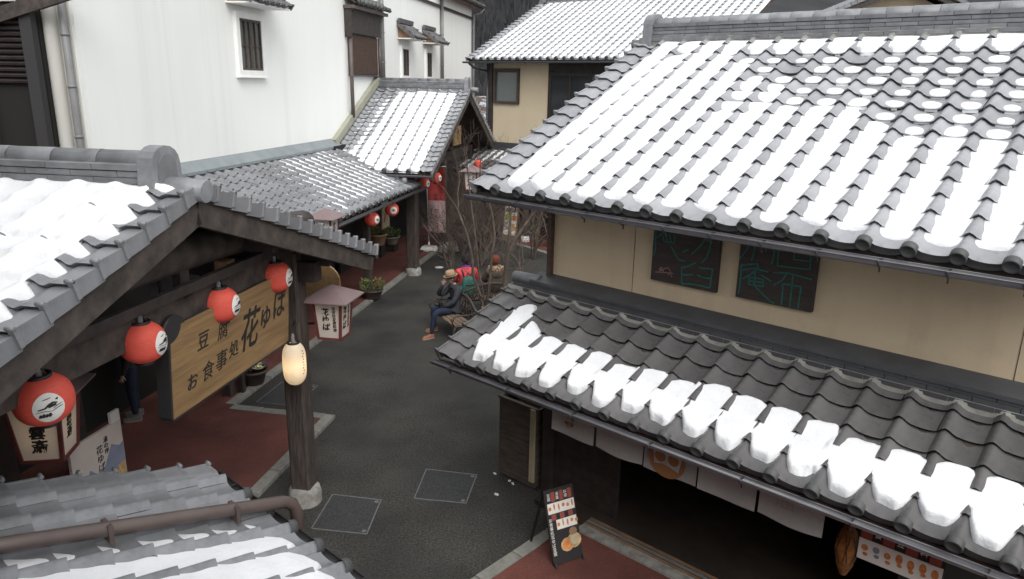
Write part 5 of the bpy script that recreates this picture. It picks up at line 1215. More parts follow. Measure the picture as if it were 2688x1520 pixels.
part(AP_, 'board', (0, 0, 0.40), (0.04, 0.60, 0.85), 'crate_pale'); mb = MB()
for k in range(5): mb.poly([(0.022, -0.2+0.08*k, 0.15+0.1*k), (0.022, -0.1+0.08*k, 0.15+0.1*k), (0.022, -0.1+0.08*k, 0.28+0.1*k), (0.022, -0.2+0.08*k, 0.28+0.1*k)])
mb.build('painted_pattern', 'banner_red', AP_)
mb = MB(); mb.tube([(0, 0, 0.82), (0, 0, 1.6)], 0.008, 5); mb.build('cord', 'black', AP_)

# ------------------------------------------------------------------ flower pots
def leaf_cluster(mb, c, r, n, rn, mi=0, up=0.6, ls=0.06):
    for _ in range(n):
        a = rn.uniform(0, 6.283); q = r*math.sqrt(rn.random()); p = Vector((c[0]+q*math.cos(a), c[1]+q*math.sin(a), c[2]+rn.uniform(0, up*r)))
        d = Vector((math.cos(a)*rn.uniform(.3, 1), math.sin(a)*rn.uniform(.3, 1), rn.uniform(.2, 1))).normalized(); s = d.orthogonal().normalized(); l = ls*rn.uniform(.7, 1.3)
        mb.add([p, p+d*l*.5+s*l*.35, p+d*l, p+d*l*.5-s*l*.35], [(0, 1, 2, 3)], mi)
def rosette(mb, c, r, rn, mi):
    for ring, (k, rr, tz) in enumerate(((9, 1.0, 0.15), (7, .72, .5), (5, .42, .9))):
        for i in range(k):
            a = 6.283*i/k+ring*.5+rn.uniform(-.15, .15); d = Vector((math.cos(a), math.sin(a), tz)).normalized(); s = Vector((-math.sin(a), math.cos(a), 0)); p = Vector(c)
            mb.add([p, p+d*r*rr*.6+s*r*.30, p+d*r*rr+Vector((0, 0, .01)), p+d*r*rr*.6-s*r*.30], [(0, 1, 2, 3)], mi)
def pot(label, frame, loc, r, h, pm, kind, rn, stand=0):
    t = thing('flower_pot', label, 'flower pot', frame, loc, 0, 'flower pots along the arcade')
    mb = MB(); mb.lathe([(0, 0.0), (r*.66, 0), (r*.74, h*.12), (r*.95, h*.80), (r*1.04, h*.84), (r*1.04, h), (r*.94, h), (r*.90, h*.86)], 20); mb.build('pot', pm, t)
    mb = MB(); mb.lathe([(0, h*.88), (r*.92, h*.86)], 16); mb.build('soil', 'soil', t)
    if stand: part(t, 'stand', (0, 0, -stand/2), (r*1.3, r*1.3, stand), 'dark_wood')
    mb = MB()
    if kind == 'kale':
        leaf_cluster(mb, (0, 0, h*.85), r*.95, 40, rn, 2, .5, .08)
        for k, (x, y, m_) in enumerate(((-.6, -.1, 0), (.05, .45, 0), (.5, -.1, 0), (-.05, -.55, 1), (.0, .0, 1), (.7, .4, 1), (-.35, .4, 1))): rosette(mb, (x*r, y*r, h*.95+.05), r*.48, rn, m_)
        mb.build('ornamental_kale', ['leaf_cream', 'flower_purple', 'leaf_green'], t)
    else:
        leaf_cluster(mb, (0, 0, h*.85), r*1.05, 130, rn, 0, .9, .075); leaf_cluster(mb, (0, 0, h*.95), r*.95, 40, rn, 1, .9, .05)
        if kind == 'cyclamen':
            for k in range(5): a = k*1.4; rosette(mb, (r*.9*math.cos(a), r*.9*math.sin(a), h+.22+.05*(k % 2)), .06, rn, 2)
            for k in range(5): a = k*1.4; mb.tube([(r*.4*math.cos(a), r*.4*math.sin(a), h*.9), (r*.9*math.cos(a), r*.9*math.sin(a), h+.22)], .006, 4, 0)
        mb.build('foliage', ['leaf_green', 'leaf_yellow', 'flower_pink'], t)
rn = random.Random(21)
pot('dark pot of white and purple ornamental kale behind the gate', FL, (-6.70, 11.25, 0.045), 0.24, 0.27, 'pot_brown', 'kale', rn)
pot('dark bowl of green and yellow plants at the kerb by the arcade post', FL, (-6.62, 16.9, 0.045), 0.27, 0.24, 'pot_brown', 'leafy', rn)
pot('large tan pot with green leaves and pink flowers under the left arcade lantern', FL, (-8.15, 21.4, 0.40), 0.30, 0.36, 'pot_tan', 'cyclamen', rn, stand=0.355)
pot('grey bowl of yellow-green plants right of the tan pot', FL, (-8.0, 22.2, 0.28), 0.28, 0.25, 'pot_grey', 'leafy', rn, stand=0.235)
pot('small planter by the far white-footed post', FW, (0.62, 25.6, 0.045), 0.25, 0.30, 'pot_grey', 'leafy', rn)
# ------------------------------------------------------------------ benches
def bench(label, loc, rz):
    """cast iron bench: local x along the seat, sitter faces -y, seat depth +y"""
    t = thing('park_bench', label, 'bench', FW, loc, rz, 'cast iron benches round the tree')
    W = 1.26
    for k in range(4):
        mb = MB(); mb.box((0, 0.055+k*0.105, 0.425+0.004*k), (W, 0.092, 0.028)); mb.build('seat_slat', 'bench_wood', t)
    for s in (-1, 1):
        x = s*(W/2+0.02); mb = MB()
        mb.tube([(x, 0.04, 0.40), (x, 0.0, 0.28), (x, 0.06, 0.15), (x, 0.0, 0.0)], 0.020, 6)
        mb.tube([(x, 0.42, 0.42), (x, 0.44, 0.25), (x, 0.40, 0.12), (x, 0.50, 0.0)], 0.020, 6)
        mb.tube([(x, 0.0, 0.405), (x, 0.45, 0.405)], 0.018, 6)
        mb.build('leg', 'iron', t)
        mb = MB(); mb.tube([(x, 0.02, 0.42), (x, -0.03, 0.52), (x, 0.02, 0.62), (x, 0.12, 0.65), (x, 0.28, 0.63), (x, 0.46, 0.64)], 0.017, 6)
        mb.tube([(x, -0.03, 0.60), (x, -0.06, 0.56), (x, -0.03, 0.53), (x, 0.0, 0.56)], 0.014, 5); mb.build('armrest', 'iron', t)
    def yb(z): return 0.455+0.22*(z-0.44)
    def top(x): return 0.70+0.17*math.cos(x/(W/2)*math.pi*0.5)
    mb = MB()
    N = 14; P = [(-W/2-0.02+(W+0.04)*i/N) for i in range(N+1)]
    mb.tube([(x, yb(top(x)), top(x)) for x in P], 0.030, 8); mb.tube([(x, yb(0.50), 0.50-0.02*math.cos(x/(W/2)*1.57)) for x in P], 0.022, 6)
    for s in (-1, 1): mb.tube([(s*W/2, yb(0.42), 0.40), (s*W/2, yb(0.60), 0.60), (s*(W/2+0.02), yb(0.72), 0.735)], 0.024, 6)
    mb.build('back_frame', 'iron', t)
    mb = MB()
    for k in range(-4, 5):
        x = k*W/9.2
        for s in (-1, 1):
            x2 = x+s*0.17
            if abs(x2) < W/2+.02: mb.tube([(x, yb(0.50), 0.49), ((x+x2)/2+s*0.02, yb(0.63), 0.50+(top(x2)-.5)*.5), (x2, yb(top(x2)), top(x2)-0.01)], 0.011, 5)
    for k in range(-3, 4):
        x = k*W/7.4; zc = 0.5+(top(x)-.5)*.5
        mb.tube([(x+0.045*math.cos(6.283*i/10), yb(zc), zc+0.055*math.sin(6.283*i/10)) for i in range(11)], 0.010, 5, caps=False)
    mb.build('back_lattice', 'iron', t)
    return t
bench('cast iron bench with wooden slats that the man in the hat sits on', (-1.50, 15.10, 0), math.degrees(math.atan2(-0.89, 0.455)))
bench('cast iron bench seen from behind under the bare tree', (-0.64, 16.92, 0), 180+math.degrees(math.atan2(0.32, 0.95)))

# ------------------------------------------------------------------ people
def skin_mesh(name, chains, sub=2):
    """continuous body from joint chains [(point, radius), ...]; joints at the same place are shared"""
    V = []; Rr = []; E = []
    def vid(p, r_):
        for i, q in enumerate(V):
            if (q-p).length < 1e-4: return i
        V.append(p); Rr.append(r_); return len(V)-1
    for ch in chains:
        ids = [vid(Vector(p), r_) for p, r_ in ch]
        E += [(a, b) for a, b in zip(ids[:-1], ids[1:]) if a != b]
    me = bpy.data.meshes.new(name); me.from_pydata(V, E, []); o = bpy.data.objects.new(name, me); COL.objects.link(o)
    o.modifiers.new('skin', 'SKIN')
    for i, d_ in enumerate(me.skin_vertices[0].data):
        r_ = Rr[i]; d_.radius = r_ if hasattr(r_, '__len__') else (r_, r_)
        d_.use_root = (i == 0)
    s = o.modifiers.new('sub', 'SUBSURF'); s.levels = sub; s.render_levels = sub
    dg = bpy.context.evaluated_depsgraph_get(); m2 = bpy.data.meshes.new_from_object(o.evaluated_get(dg))
    bpy.data.objects.remove(o); bpy.data.meshes.remove(me)
    return m2
def body(t, chains, rule, mats, sub=2, name='body'):
    me = skin_mesh(name, chains, sub); me.materials.clear()
    for m in mats: me.materials.append(MATS[m])
    for p in me.polygons: p.material_index = rule(p.center); p.use_smooth = True
    o = bpy.data.objects.new(name, me); COL.objects.link(o); o.parent = t
    return o
def head(t, c, yaw, pitch=0, s=1.0, hair='hair_grey', hairlen=0.02, skinm='skin'):
    """head part facing local -y, with nose, ears, eyes, mouth and hair"""
    M = T(Vector(c)) @ RZ(yaw) @ RX(pitch) @ Matrix.Scale(s, 4)
    mb = MB(); V = []; F = []; n, m = 16, 12
    for i in range(m+1):
        th = math.pi*i/m
        for k in range(n):
            a = 2*math.pi*k/n; x = 0.074*math.sin(th)*math.cos(a); y = 0.094*math.sin(th)*math.sin(a); z = 0.118*math.cos(th)
            if z < 0: x *= 1+z*2.2; y = y*(1+z*1.6)-0.012*(-z/0.118)
            if y < -0.05: y = -0.05+(y+0.05)*0.75
            V.append((x, y, z))
    for i in range(m):
        for k in range(n): F.append((i*n+k, (i+1)*n+k, (i+1)*n+(k+1) % n, i*n+(k+1) % n))
    mb.add(V, F, 0, True)
    mb.add([(-0.010, -0.078, 0.018), (0.010, -0.078, 0.018), (0.017, -0.084, -0.028), (-0.017, -0.084, -0.028), (0, -0.108, -0.022)], [(0, 4, 1), (1, 4, 2), (2, 4, 3), (3, 4, 0)], 0, True)
    for s_ in (-1, 1): mb.ball((s_*0.074, 0.008, -0.005), (0.010, 0.020, 0.030), 8, 6)
    h = mb.build('head', skinm, t, M)
    for s_ in (-1, 1):
        e = MB(); e.ball((s_*0.030, -0.079, 0.010), (0.012, 0.006, 0.007), 8, 6); e.build('eye', 'ink', h)
    e = MB(); e.ball((0, -0.080, -0.055), (0.022, 0.006, 0.005), 8, 4); e.build('mouth', 'lamp_frame', h)
    if hair:
        hb_ = MB(); hb_.ball((0, 0.016, 0.018), (0.084, 0.096, 0.112), 16, 10); o = hb_.build('hair', hair, h)
    return h
def hand(wrist, d, up, k=1.0, curl=0.5):
    """skin chains for a palm with five fingers"""
    w0 = Vector(wrist); d = Vector(d).normalized(); up = Vector(up); s = d.cross(up).normalized(); n_ = s.cross(d).normalized()
    palm = w0+d*0.075*k; ch = [[(w0, 0.026*k), (w0+d*0.04*k, (0.034*k, 0.018*k)), (palm, (0.034*k, 0.016*k))]]
    for i, (o, L) in enumerate(((-0.028, 0.066), (-0.009, 0.078), (0.011, 0.073), (0.030, 0.056))):
        b = palm+s*o*k; m1 = b+d*L*.45*k-n_*L*.25*curl*k; m2 = m1+d*L*.25*k-n_*L*.5*curl*k
        ch.append([(palm, (0.034*k, 0.016*k)), (b+d*0.01*k, 0.009*k), (m1, 0.0085*k), (m2, 0.007*k)])
    tb_ = w0+d*0.03*k-s*0.030*k
    ch.append([(w0+d*0.04*k, (0.034*k, 0.018*k)), (tb_, 0.011*k), (tb_+d*0.03*k-s*0.022*k-n_*.01*k, 0.0095*k), (tb_+d*0.055*k-s*0.022*k-n_*.022*k, 0.008*k)])
    return ch
def shoe(t, loc, yaw, m='shoe_tan', L=0.28):
    mb = MB(); V = []; F = []
    prof = [(-0.10, .036, .085), (-0.06, .042, .090), (0.0, .044, .075), (0.06, .050, .060), (0.12, .050, .052), (0.16, .036, .040), (0.175, .012, .028)]
    k = L/0.28; n = 8
    for y, hw, ht in prof:
        for q in range(n): a = math.pi*q/(n-1); V.append((hw*math.cos(a)*k, -y*k, 0.018+ht*math.sin(a)*k))
    mb.add(V, [(i*n+q, i*n+q+1, (i+1)*n+q+1, (i+1)*n+q) for i in range(len(prof)-1) for q in range(n-1)], 0, True)
    mb.add(V[:n], [tuple(range(n))], 0)
    o = mb.build('shoe', m, t, T(Vector(loc)) @ RZ(yaw))
    sb_ = MB(); P = [(hw*1.06*k, -y*k) for y, hw, ht in prof]+[(-hw*1.06*k, -y*k) for y, hw, ht in reversed(prof)]
    sb_.prism([(x, y, 0) for x, y in P], (0, 0, 0.02)); sb_.build('sole', 'sole', o)
    return o
# man in a hat: local -y is the way he faces
MYAW = math.degrees(math.atan2(-0.89, 0.455))
man = thing('person', 'seated man in tan hat, dark padded coat and jeans raising his hand to his face', 'person', FW, (-1.42, 15.46, 0), MYAW)
hip = (0, 0.20, 0.52)
MT = [((0, 0.20, 0.50), (0.165, 0.13)), ((0, 0.215, 0.62), (0.175, 0.135)), ((0, 0.22, 0.80), (0.18, 0.13)), ((0, 0.20, 0.95), (0.175, 0.115)), ((0, 0.17, 1.03), (0.10, 0.08)), ((0, 0.14, 1.10), 0.055)]
ch = [MT]
ch.append([((0, 0.20, 0.50), (0.165, 0.13)), ((-0.10, 0.08, 0.50), 0.105), ((-0.13, -0.20, 0.53), 0.080), ((-0.14, -0.28, 0.50), 0.070), ((-0.15, -0.25, 0.26), 0.060), ((-0.16, -0.24, 0.08), 0.048)])
ch.append([((0, 0.20, 0.50), (0.165, 0.13)), ((0.11, 0.08, 0.50), 0.105), ((0.22, -0.28, 0.56), 0.080), ((0.25, -0.38, 0.53), 0.070), ((0.26, -0.44, 0.28), 0.060), ((0.27, -0.47, 0.08), 0.048)])
# right hand (viewer's near side) up at the face
ch.append([((0, 0.20, 0.95), (0.175, 0.115)), ((-0.19, 0.19, 0.97), 0.080), ((-0.25, 0.02, 0.80), 0.070), ((-0.21, -0.12, 0.83), 0.058), ((-0.075, -0.09, 1.02), 0.046), ((-0.055, -0.065, 1.06), 0.026)])
ch += [c for c in hand((-0.055, -0.065, 1.06), (0.30, 0.20, 0.85), (0.9, -0.2, 0), 1.0, 0.7)]
ch.append([((0, 0.20, 0.95), (0.175, 0.115)), ((0.19, 0.19, 0.97), 0.080), ((0.26, 0.06, 0.74), 0.068), ((0.16, -0.10, 0.64), 0.055), ((0.09, -0.14, 0.63), 0.026)])
ch += [c for c in hand((0.09, -0.14, 0.63), (-0.8, -0.4, 0.0), (0, 0, 1), 1.0, 0.6)]
def man_rule(c):
    if c.z > 1.075 and c.y > -0.0: return 2
    if (c-Vector((-0.02, -0.03, 1.14))).length < 0.085 or (c-Vector((0.05, -0.17, 0.62))).length < 0.085: return 2
    if c.z < 0.63 and c.y < 0.06: return 1
    if c.z < 0.46: return 1
    return 0
body(man, ch, man_rule, ['navy_coat', 'jeans', 'skin'])
mb = MB()                                  # coat skirt over the lap and seat
V = []; F = []; n = 20
for j, (z, rx, ry, cy) in enumerate(((0.74, 0.20, 0.165, 0.20), (0.60, 0.225, 0.20, 0.17), (0.50, 0.25, 0.24, 0.14), (0.455, 0.262, 0.25, 0.13), (0.448, 0.24, 0.235, 0.13))):
    for k in range(n): a = 6.283*k/n; V.append((rx*math.cos(a)*(1+.03*math.sin(5*a)), cy+ry*math.sin(a)*(0.82 if math.sin(a) > 0 else 1), z+(0.06 if (math.sin(a) < -.3 and j > 1) else 0)))
mb.add(V, [(j*n+k, j*n+(k+1) % n, (j+1)*n+(k+1) % n, (j+1)*n+k) for j in range(4) for k in range(n)], 0, True); mb.build('coat_skirt', 'navy_coat', man)
mb = MB(); mb.lathe([(0.10, 1.00), (0.096, 1.05), (0.082, 1.09), (0.075, 1.07)], 16, (0, 0.165, 0)); mb.build('collar', 'navy_coat', man)
hd = head(man, (0, 0.10, 1.205), -8, 12)
mb = MB(); V = []
mb.lathe([(0.145, 0.016), (0.135, 0.0), (0.098, 0.006), (0.100, 0.03), (0.096, 0.08), (0.082, 0.122), (0.045, 0.128), (0.0, 0.108)], 24, (0, 0.004, 0.058), sy=1.12); ht = mb.build('hat', 'hat_tan', hd)
mb = MB(); mb.lathe([(0.1015, 0.012), (0.1015, 0.038)], 24, (0, 0.004, 0.058), sy=1.12); mb.build('hat_band', 'hat_band', ht)
shoe(man, (-0.165, -0.27, 0.0), 0); shoe(man, (0.28, -0.52, 0.0), 10)
CM = thing('camera_bag', 'black camera with strap in the lap of the man in the hat', 'camera', FW, man.matrix_world @ Vector((0.10, -0.20, 0.635)), MYAW)
part(CM, 'body', (0, 0, 0.045), (0.14, 0.07, 0.09), 'black'); mb = MB(); mb.tube([(0, -0.03, 0.045), (0, -0.11, 0.045)], 0.034, 12); mb.build('lens', 'soft_black', CM)
mb = MB(); mb.tube([(-0.07, 0, 0.07), (-0.12, 0.10, 0.16), (-0.02, 0.20, 0.40)], 0.010, 5); mb.build('strap', 'black', CM)

def seated_back(label, loc, yaw, coat, H=1.0):
    t = thing('person', label, 'person', FW, loc, yaw)
    k = H
    ch = [[((0, 0.16, 0.50), (0.17, 0.13)), ((0, 0.19, 0.66*k), (0.185, 0.14)), ((0, 0.19, 0.86*k), (0.20, 0.135)), ((0, 0.17, 1.00*k), (0.185, 0.115)), ((0, 0.14, 1.08*k), (0.10, 0.08)), ((0, 0.12, 1.15*k), 0.06)]]
    for s in (-1, 1):
        ch.append([((0, 0.16, 0.50), (0.17, 0.13)), ((s*0.11, 0.04, 0.50), 0.10), ((s*0.15, -0.26, 0.50), 0.075), ((s*0.15, -0.32, 0.46), 0.068), ((s*0.15, -0.30, 0.24), 0.056), ((s*0.15, -0.30, 0.08), 0.046)])
        ch.append([((0, 0.17, 1.00*k), (0.185, 0.115)), ((s*0.20, 0.17, 1.01*k), 0.085), ((s*0.27, 0.08, 0.80*k), 0.075), ((s*0.17, -0.10, 0.72*k), 0.060), ((s*0.08, -0.16, 0.72*k), 0.026)])
        ch += hand((s*0.08, -0.16, 0.72*k), (-s*0.7, -0.6, 0.1), (0, 0, 1), 0.95, 0.6)
    body(t, ch, lambda c: 1 if (c.z < 0.47 or (c.y < -0.05 and c.z < 0.60)) else (2 if (c.z > 1.12*k or (c.y < -0.17 and c.z > .6)) else 0), [coat, 'jeans', 'skin'])
    for s in (-1, 1): shoe(t, (s*0.15, -0.34, 0), 0, 'soft_black')
    return t
B2Y = 180+math.degrees(math.atan2(0.32, 0.95))
red = seated_back('seated person from behind in red padded jacket, green backpack and black knit hat', (-1.14, 17.02, 0), B2Y, 'red_coat', 1.02)
hd = head(red, (0, 0.09, 1.275), 0, 4, hair='hair_dark')
mb = MB(); mb.lathe([(0.094, -0.045), (0.100, -0.02), (0.100, 0.03), (0.088, 0.09), (0.06, 0.125), (0, 0.14)], 18, (0, 0.008, 0.02), sy=1.1); mb.build('knit_hat', 'knit_black', hd)
mb = MB(); mb.lathe([(0.115, 1.075), (0.112, 1.12), (0.100, 1.15), (0.085, 1.13)], 18, (0, 0.135, 0), sy=0.95); mb.build('collar', 'red_coat', red)
mb = MB(); mb.lathe([(0.108, 1.148), (0.104, 1.185), (0.09, 1.18)], 18, (0, 0.13, 0), sy=0.95); mb.build('scarf', 'purple_collar', red)
BP = thing('backpack', 'green backpack worn by the person in the red jacket', 'backpack', FW, red.matrix_world @ Vector((0.0, 0.30, 0.50)), B2Y)
mb = MB(); V = []; F = []; n = 16
for z, rx, ry in ((0.0, .13, .07), (0.03, .165, .10), (0.16, .18, .125), (0.30, .175, .12), (0.40, .15, .10), (0.45, .10, .06), (0.46, 0.0, 0.0)):
    for k in range(n):
        a = 6.283*k/n; e = 0.6; V.append((rx*math.copysign(abs(math.cos(a))**e, math.cos(a)), 0.09+ry*math.copysign(abs(math.sin(a))**e, math.sin(a)), z))
mb.add(V, [(j*n+k, j*n+(k+1) % n, (j+1)*n+(k+1) % n, (j+1)*n+k) for j in range(6) for k in range(n)], 0, True); bo = mb.build('pack', 'pack_green', BP)
mb = MB(); mb.box((0, 0.20, 0.14), (0.24, 0.07, 0.20)); mb.build('front_pocket', 'pack_green', BP)
for s in (-1, 1):
    mb = MB(); mb.ball((s*0.19, 0.09, 0.14), (0.045, 0.07, 0.11), 10, 6); mb.build('side_pocket', 'pack_green', BP)
    mb = MB(); mb.tube([(s*0.09, 0.0, 0.42), (s*0.13, -0.06, 0.58), (s*0.145, -0.16, 0.60)], 0.022, 6); mb.build('strap', 'soft_black', BP)
mb = MB(); mb.tube([(-0.04, 0.05, 0.44), (-0.03, 0.06, 0.52), (0.03, 0.06, 0.52), (0.04, 0.05, 0.44)], 0.010, 6); mb.build('handle', 'soft_black', BP)
mb = MB(); mb.box((0, 0.215, 0.28), (0.20, 0.02, 0.015)); mb.build('zip_band', 'soft_black', BP)
brn = seated_back('seated person from behind in brown coat with fur collar and rust knit hat', (-0.45, 17.22, 0), B2Y, 'olive_coat', 0.98)
hd = head(brn, (0, 0.09, 1.225), 0, 4, hair='hair_dark')
mb = MB(); mb.lathe([(0.100, -0.055), (0.112, -0.03), (0.118, 0.03), (0.108, 0.085), (0.07, 0.125), (0, 0.138)], 20, (0, 0.012, 0.02), sy=1.08); kh = mb.build('knit_hat', 'knit_brown', hd)
mb = MB(); rn = random.Random(5)
for k in range(90):
    a = rn.uniform(0, 6.283); r_ = 0.155*rn.uniform(.85, 1.1); mb.ball((r_*math.cos(a), 0.15+r_*0.85*math.sin(a), 1.06+rn.uniform(-.03, .045)), rn.uniform(.022, .04), 6, 4)
mb.build('fur_collar', 'fur', brn)
mb = MB(); mb.ball((0, 0.27, 0.94), (0.15, 0.075, 0.11), 14, 8); mb.build('hood', 'olive_coat', brn)
# fourth sitter, mostly hidden behind the canopy roof
fth = seated_back('dark-haired sitter almost hidden behind the lower shop roof corner', (0.15, 14.75, 0), 75, 'soft_black', 0.92)
hd = head(fth, (0, 0.09, 1.165), 20, 6, hair=None); mb = MB(); mb.ball((0, 0.02, 0.01), (0.10, 0.112, 0.125), 16, 10); mb.build('hair', 'hair_dark', hd)
mb = MB()
for k in range(3): mb.box((0, 0.04+k*0.13, 0.42), (1.1, 0.11, 0.03))
bx_ = thing('stool_bench', 'plain wooden bench under the sitter hidden by the canopy roof', 'bench', FW, (0.15, 14.75, 0), 75)
for k in range(3): part(bx_, 'seat_slat', (0, 0.04+k*0.13, 0.42), (1.1, 0.11, 0.03), 'bench_wood')
for s in (-1, 1): part(bx_, 'leg', (s*0.45, 0.17, 0.2), (0.05, 0.34, 0.40), 'iron')
# person standing in the dark of the gate
std = thing('person', 'person in blue jeans standing in the dark under the gate', 'person', FL, (-7.80, 9.55, 0.045), -60)
ch = [[((0, 0, 0.95), (0.16, 0.11)), ((0, 0, 1.15), (0.16, 0.11)), ((0, 0, 1.35), (0.19, 0.115)), ((0, 0, 1.46), (0.10, 0.08)), ((0, 0, 1.53), 0.055)]]
for s in (-1, 1):
    ch.append([((0, 0, 0.95), (0.16, 0.11)), ((s*0.10, 0, 0.85), 0.10), ((s*0.11, -0.01, 0.48), 0.070), ((s*0.12, 0.02, 0.10), 0.050)])
    ch.append([((0, 0, 1.35), (0.19, 0.115)), ((s*0.21, 0, 1.38), 0.07), ((s*0.26, 0.02, 1.10), 0.055), ((s*0.24, -0.06, 0.86), 0.045), ((s*0.24, -0.08, 0.82), 0.026)])
    ch += hand((s*0.24, -0.08, 0.82), (0, -0.25, -1), (s, 0, 0), 0.95, 0.4)
body(std, ch, lambda c: 1 if c.z < 0.93 and abs(c.x) < 0.21 else (2 if c.z > 1.5 or (c.z < 0.83 and abs(c.x) > 0.2) else 0), ['soft_black', 'jeans', 'skin'])
head(std, (0, -0.02, 1.66), 0, 0, hair='hair_dark'); shoe(std, (-0.12, 0, 0), 0, 'grey_pipe'); shoe(std, (0.12, 0, 0), 0, 'grey_pipe')

# ------------------------------------------------------------------ bare trees and shrubs
def grow(mb, tw, p, d, L, r, lev, rn, twigs=True, spread=0.5, up=0.15, kink=0.22, kids=(2, 3), minr=0.0022, maxlev=6):
    seg = max(3, int(L/0.16)); pts = [Vector(p)]; rad = [r]; d = Vector(d).normalized()
    for i in range(seg):
        d = (d+Vector((rn.gauss(0, kink), rn.gauss(0, kink), rn.gauss(0, kink)))*0.5+Vector((0, 0, up*0.25))).normalized()
        pts.append(pts[-1]+d*(L/seg)); rad.append(max(minr, r*(1-0.45*(i+1)/seg)))
    (mb if r > 0.011 else tw).tube(pts, rad, 7 if r > 0.02 else (5 if r > 0.008 else 3), caps=False)
    if lev >= maxlev or r < 0.0032: return
    n = rn.randint(*kids)
    for k in range(n):
        a = rn.uniform(0, 6.283); o = d.orthogonal().normalized(); o = Matrix.Rotation(a, 3, d) @ o
        nd = (d+o*spread*rn.uniform(.6, 1.5)).normalized()
        grow(mb, tw, pts[-1], nd, L*rn.uniform(.60, .86), rad[-1]*rn.uniform(.62, .85), lev+1, rn, twigs, spread, up, kink, kids, minr, maxlev)
    for k in range(rn.randint(1, 3) if lev > 0 else 2):
        i = rn.randint(max(1, seg//2), seg); o = Matrix.Rotation(rn.uniform(0, 6.283), 3, d) @ d.orthogonal().normalized()
        grow(mb, tw, pts[i], (d*0.6+o).normalized(), L*rn.uniform(.4, .7), rad[i]*rn.uniform(.35, .55), lev+2, rn, twigs, spread, up, kink, kids, minr, maxlev)
def bare_tree(name, label, loc, stems, seed, group=None, maxlev=6, spread=0.5):
    t = thing(name, label, 'tree' if 'tree' in name else 'shrub', FW, loc, 0, group); rn = random.Random(seed); mb = MB(); tw = MB()
    for d, L, r, pts in stems:
        if pts:
            P = [Vector(q) for q in pts]; rr = [r*(1-0.35*i/(len(P)-1)) for i in range(len(P))]
            mb.tube(P, rr, 8, caps=False)
            for i in range(1, len(P)):
                if i < len(P)-1:
                    for q in range(2):
                        o = Vector((rn.uniform(-1, 1), rn.uniform(-1, 1), rn.uniform(0.1, .8))).normalized()
                        grow(mb, tw, P[i], o, L*.55, rr[i]*.36, 2, rn, spread=spread, maxlev=maxlev)
            d = (P[-1]-P[-2]); p0 = P[-1]; r = rr[-1]
        else: p0 = Vector((0, 0, 0))
        for q in range(2): grow(mb, tw, p0, Vector(d).normalized()+Vector((rn.uniform(-.35, .35), rn.uniform(-.35, .35), .1)), L, r*.78, 1, rn, spread=spread, maxlev=maxlev)
    mb.build('trunk', 'bark', t); tw.build('crown', 'twig', t)
    return t
bare_tree('bare_tree', 'multi-stemmed bare tree rising between the two benches', (-0.60, 15.95, 0),
          [(None, 0.75, 0.036, [(0, 0, 0), (-0.06, 0, 0.55), (-0.27, 0, 1.15), (-0.30, 0.02, 1.60), (-0.42, 0.05, 2.1), (-0.62, 0.08, 2.6)]),
           (None, 0.75, 0.034, [(0.05, 0.02, 0), (0.05, 0, 0.55), (0.10, 0, 1.10), (0.14, 0, 1.65), (0.20, 0.05, 2.05), (0.13, 0.05, 2.6)]),
           (None, 0.6, 0.024, [(0.0, 0.05, 0), (-0.02, 0.05, 0.6), (-0.16, 0.1, 1.3), (-0.22, 0.1, 1.9), (-0.34, 0.15, 2.8), (-0.40, 0.2, 3.3)])], 11)
bare_tree('bare_tree', 'thick-stemmed bare tree leaning right beside the shop roof corner', (-0.16, 16.05, 0),
          [(None, 0.8, 0.060, [(0, 0, 0), (-0.02, 0, 0.75), (0.02, 0, 1.3), (0.06, 0, 1.62), (0.22, 0.02, 2.0), (0.50, 0.05, 2.4)]),
           (None, 0.75, 0.042, [(0.05, 0, 1.45), (0.06, 0, 1.9), (0.10, 0, 2.45)])], 23)
SHG = 'bare brown thicket at the street corner'
THK = []
THK.append(bare_tree('bare_tree', 'bare brown tree in front of the far porch gable', (-1.75, 20.6, 0), [((-.1, 0, 1), 0.95, 0.040, None), ((.2, .1, 1), 0.9, 0.034, None), ((.1, -.2, 1), 0.9, 0.03, None)], 31, SHG))
THK.append(bare_tree('bare_tree', 'bare brown tree left of the white standing sign', (-0.95, 21.4, 0), [((.1, 0, 1), 0.95, 0.036, None), ((-.2, .1, 1), 0.9, 0.032, None), ((.3, .2, 1), .8, 0.03, None)], 37, SHG))
THK.append(bare_tree('bare_tree', 'bare brown tree under the upper left corner of the shop roof', (0.25, 20.4, 0), [((.1, 0, 1), 0.85, 0.034, None), ((-.3, .1, 1), 0.8, 0.03, None)], 41, SHG))
THK.append(bare_tree('bare_tree', 'bare tree standing before the cream house wall', (-0.9, 23.6, 0), [((.12, 0, 1), 1.25, 0.045, None), ((.35, .1, 1), 1.2, 0.04, None), ((-.1, .1, 1), 1.2, 0.035, None)], 47, SHG))
THK.append(bare_tree('bare_tree', 'bare brown tree behind the banner under the porch', (-1.85, 24.4, 0), [((.05, 0, 1), 1.05, 0.04, None), ((-.2, .1, 1), 1.0, 0.036, None)], 53, SHG))
for k, (x, y, s) in enumerate(((-3.0, 38.5, 60), (-2.2, 41.0, 61), (-1.4, 39.5, 62))):
    bare_tree('bare_tree', ('left bare tree on the snowy slope between storehouse and cream house', 'middle bare tree on the snowy slope between storehouse and cream house', 'right bare tree on the snowy slope between storehouse and cream house')[k], (x, y, 0.3), [((.1, 0, 1), 1.9, 0.09, None), ((-.2, .1, 1), 1.7, 0.07, None)], s, 'bare trees on the snowy slope', maxlev=5)
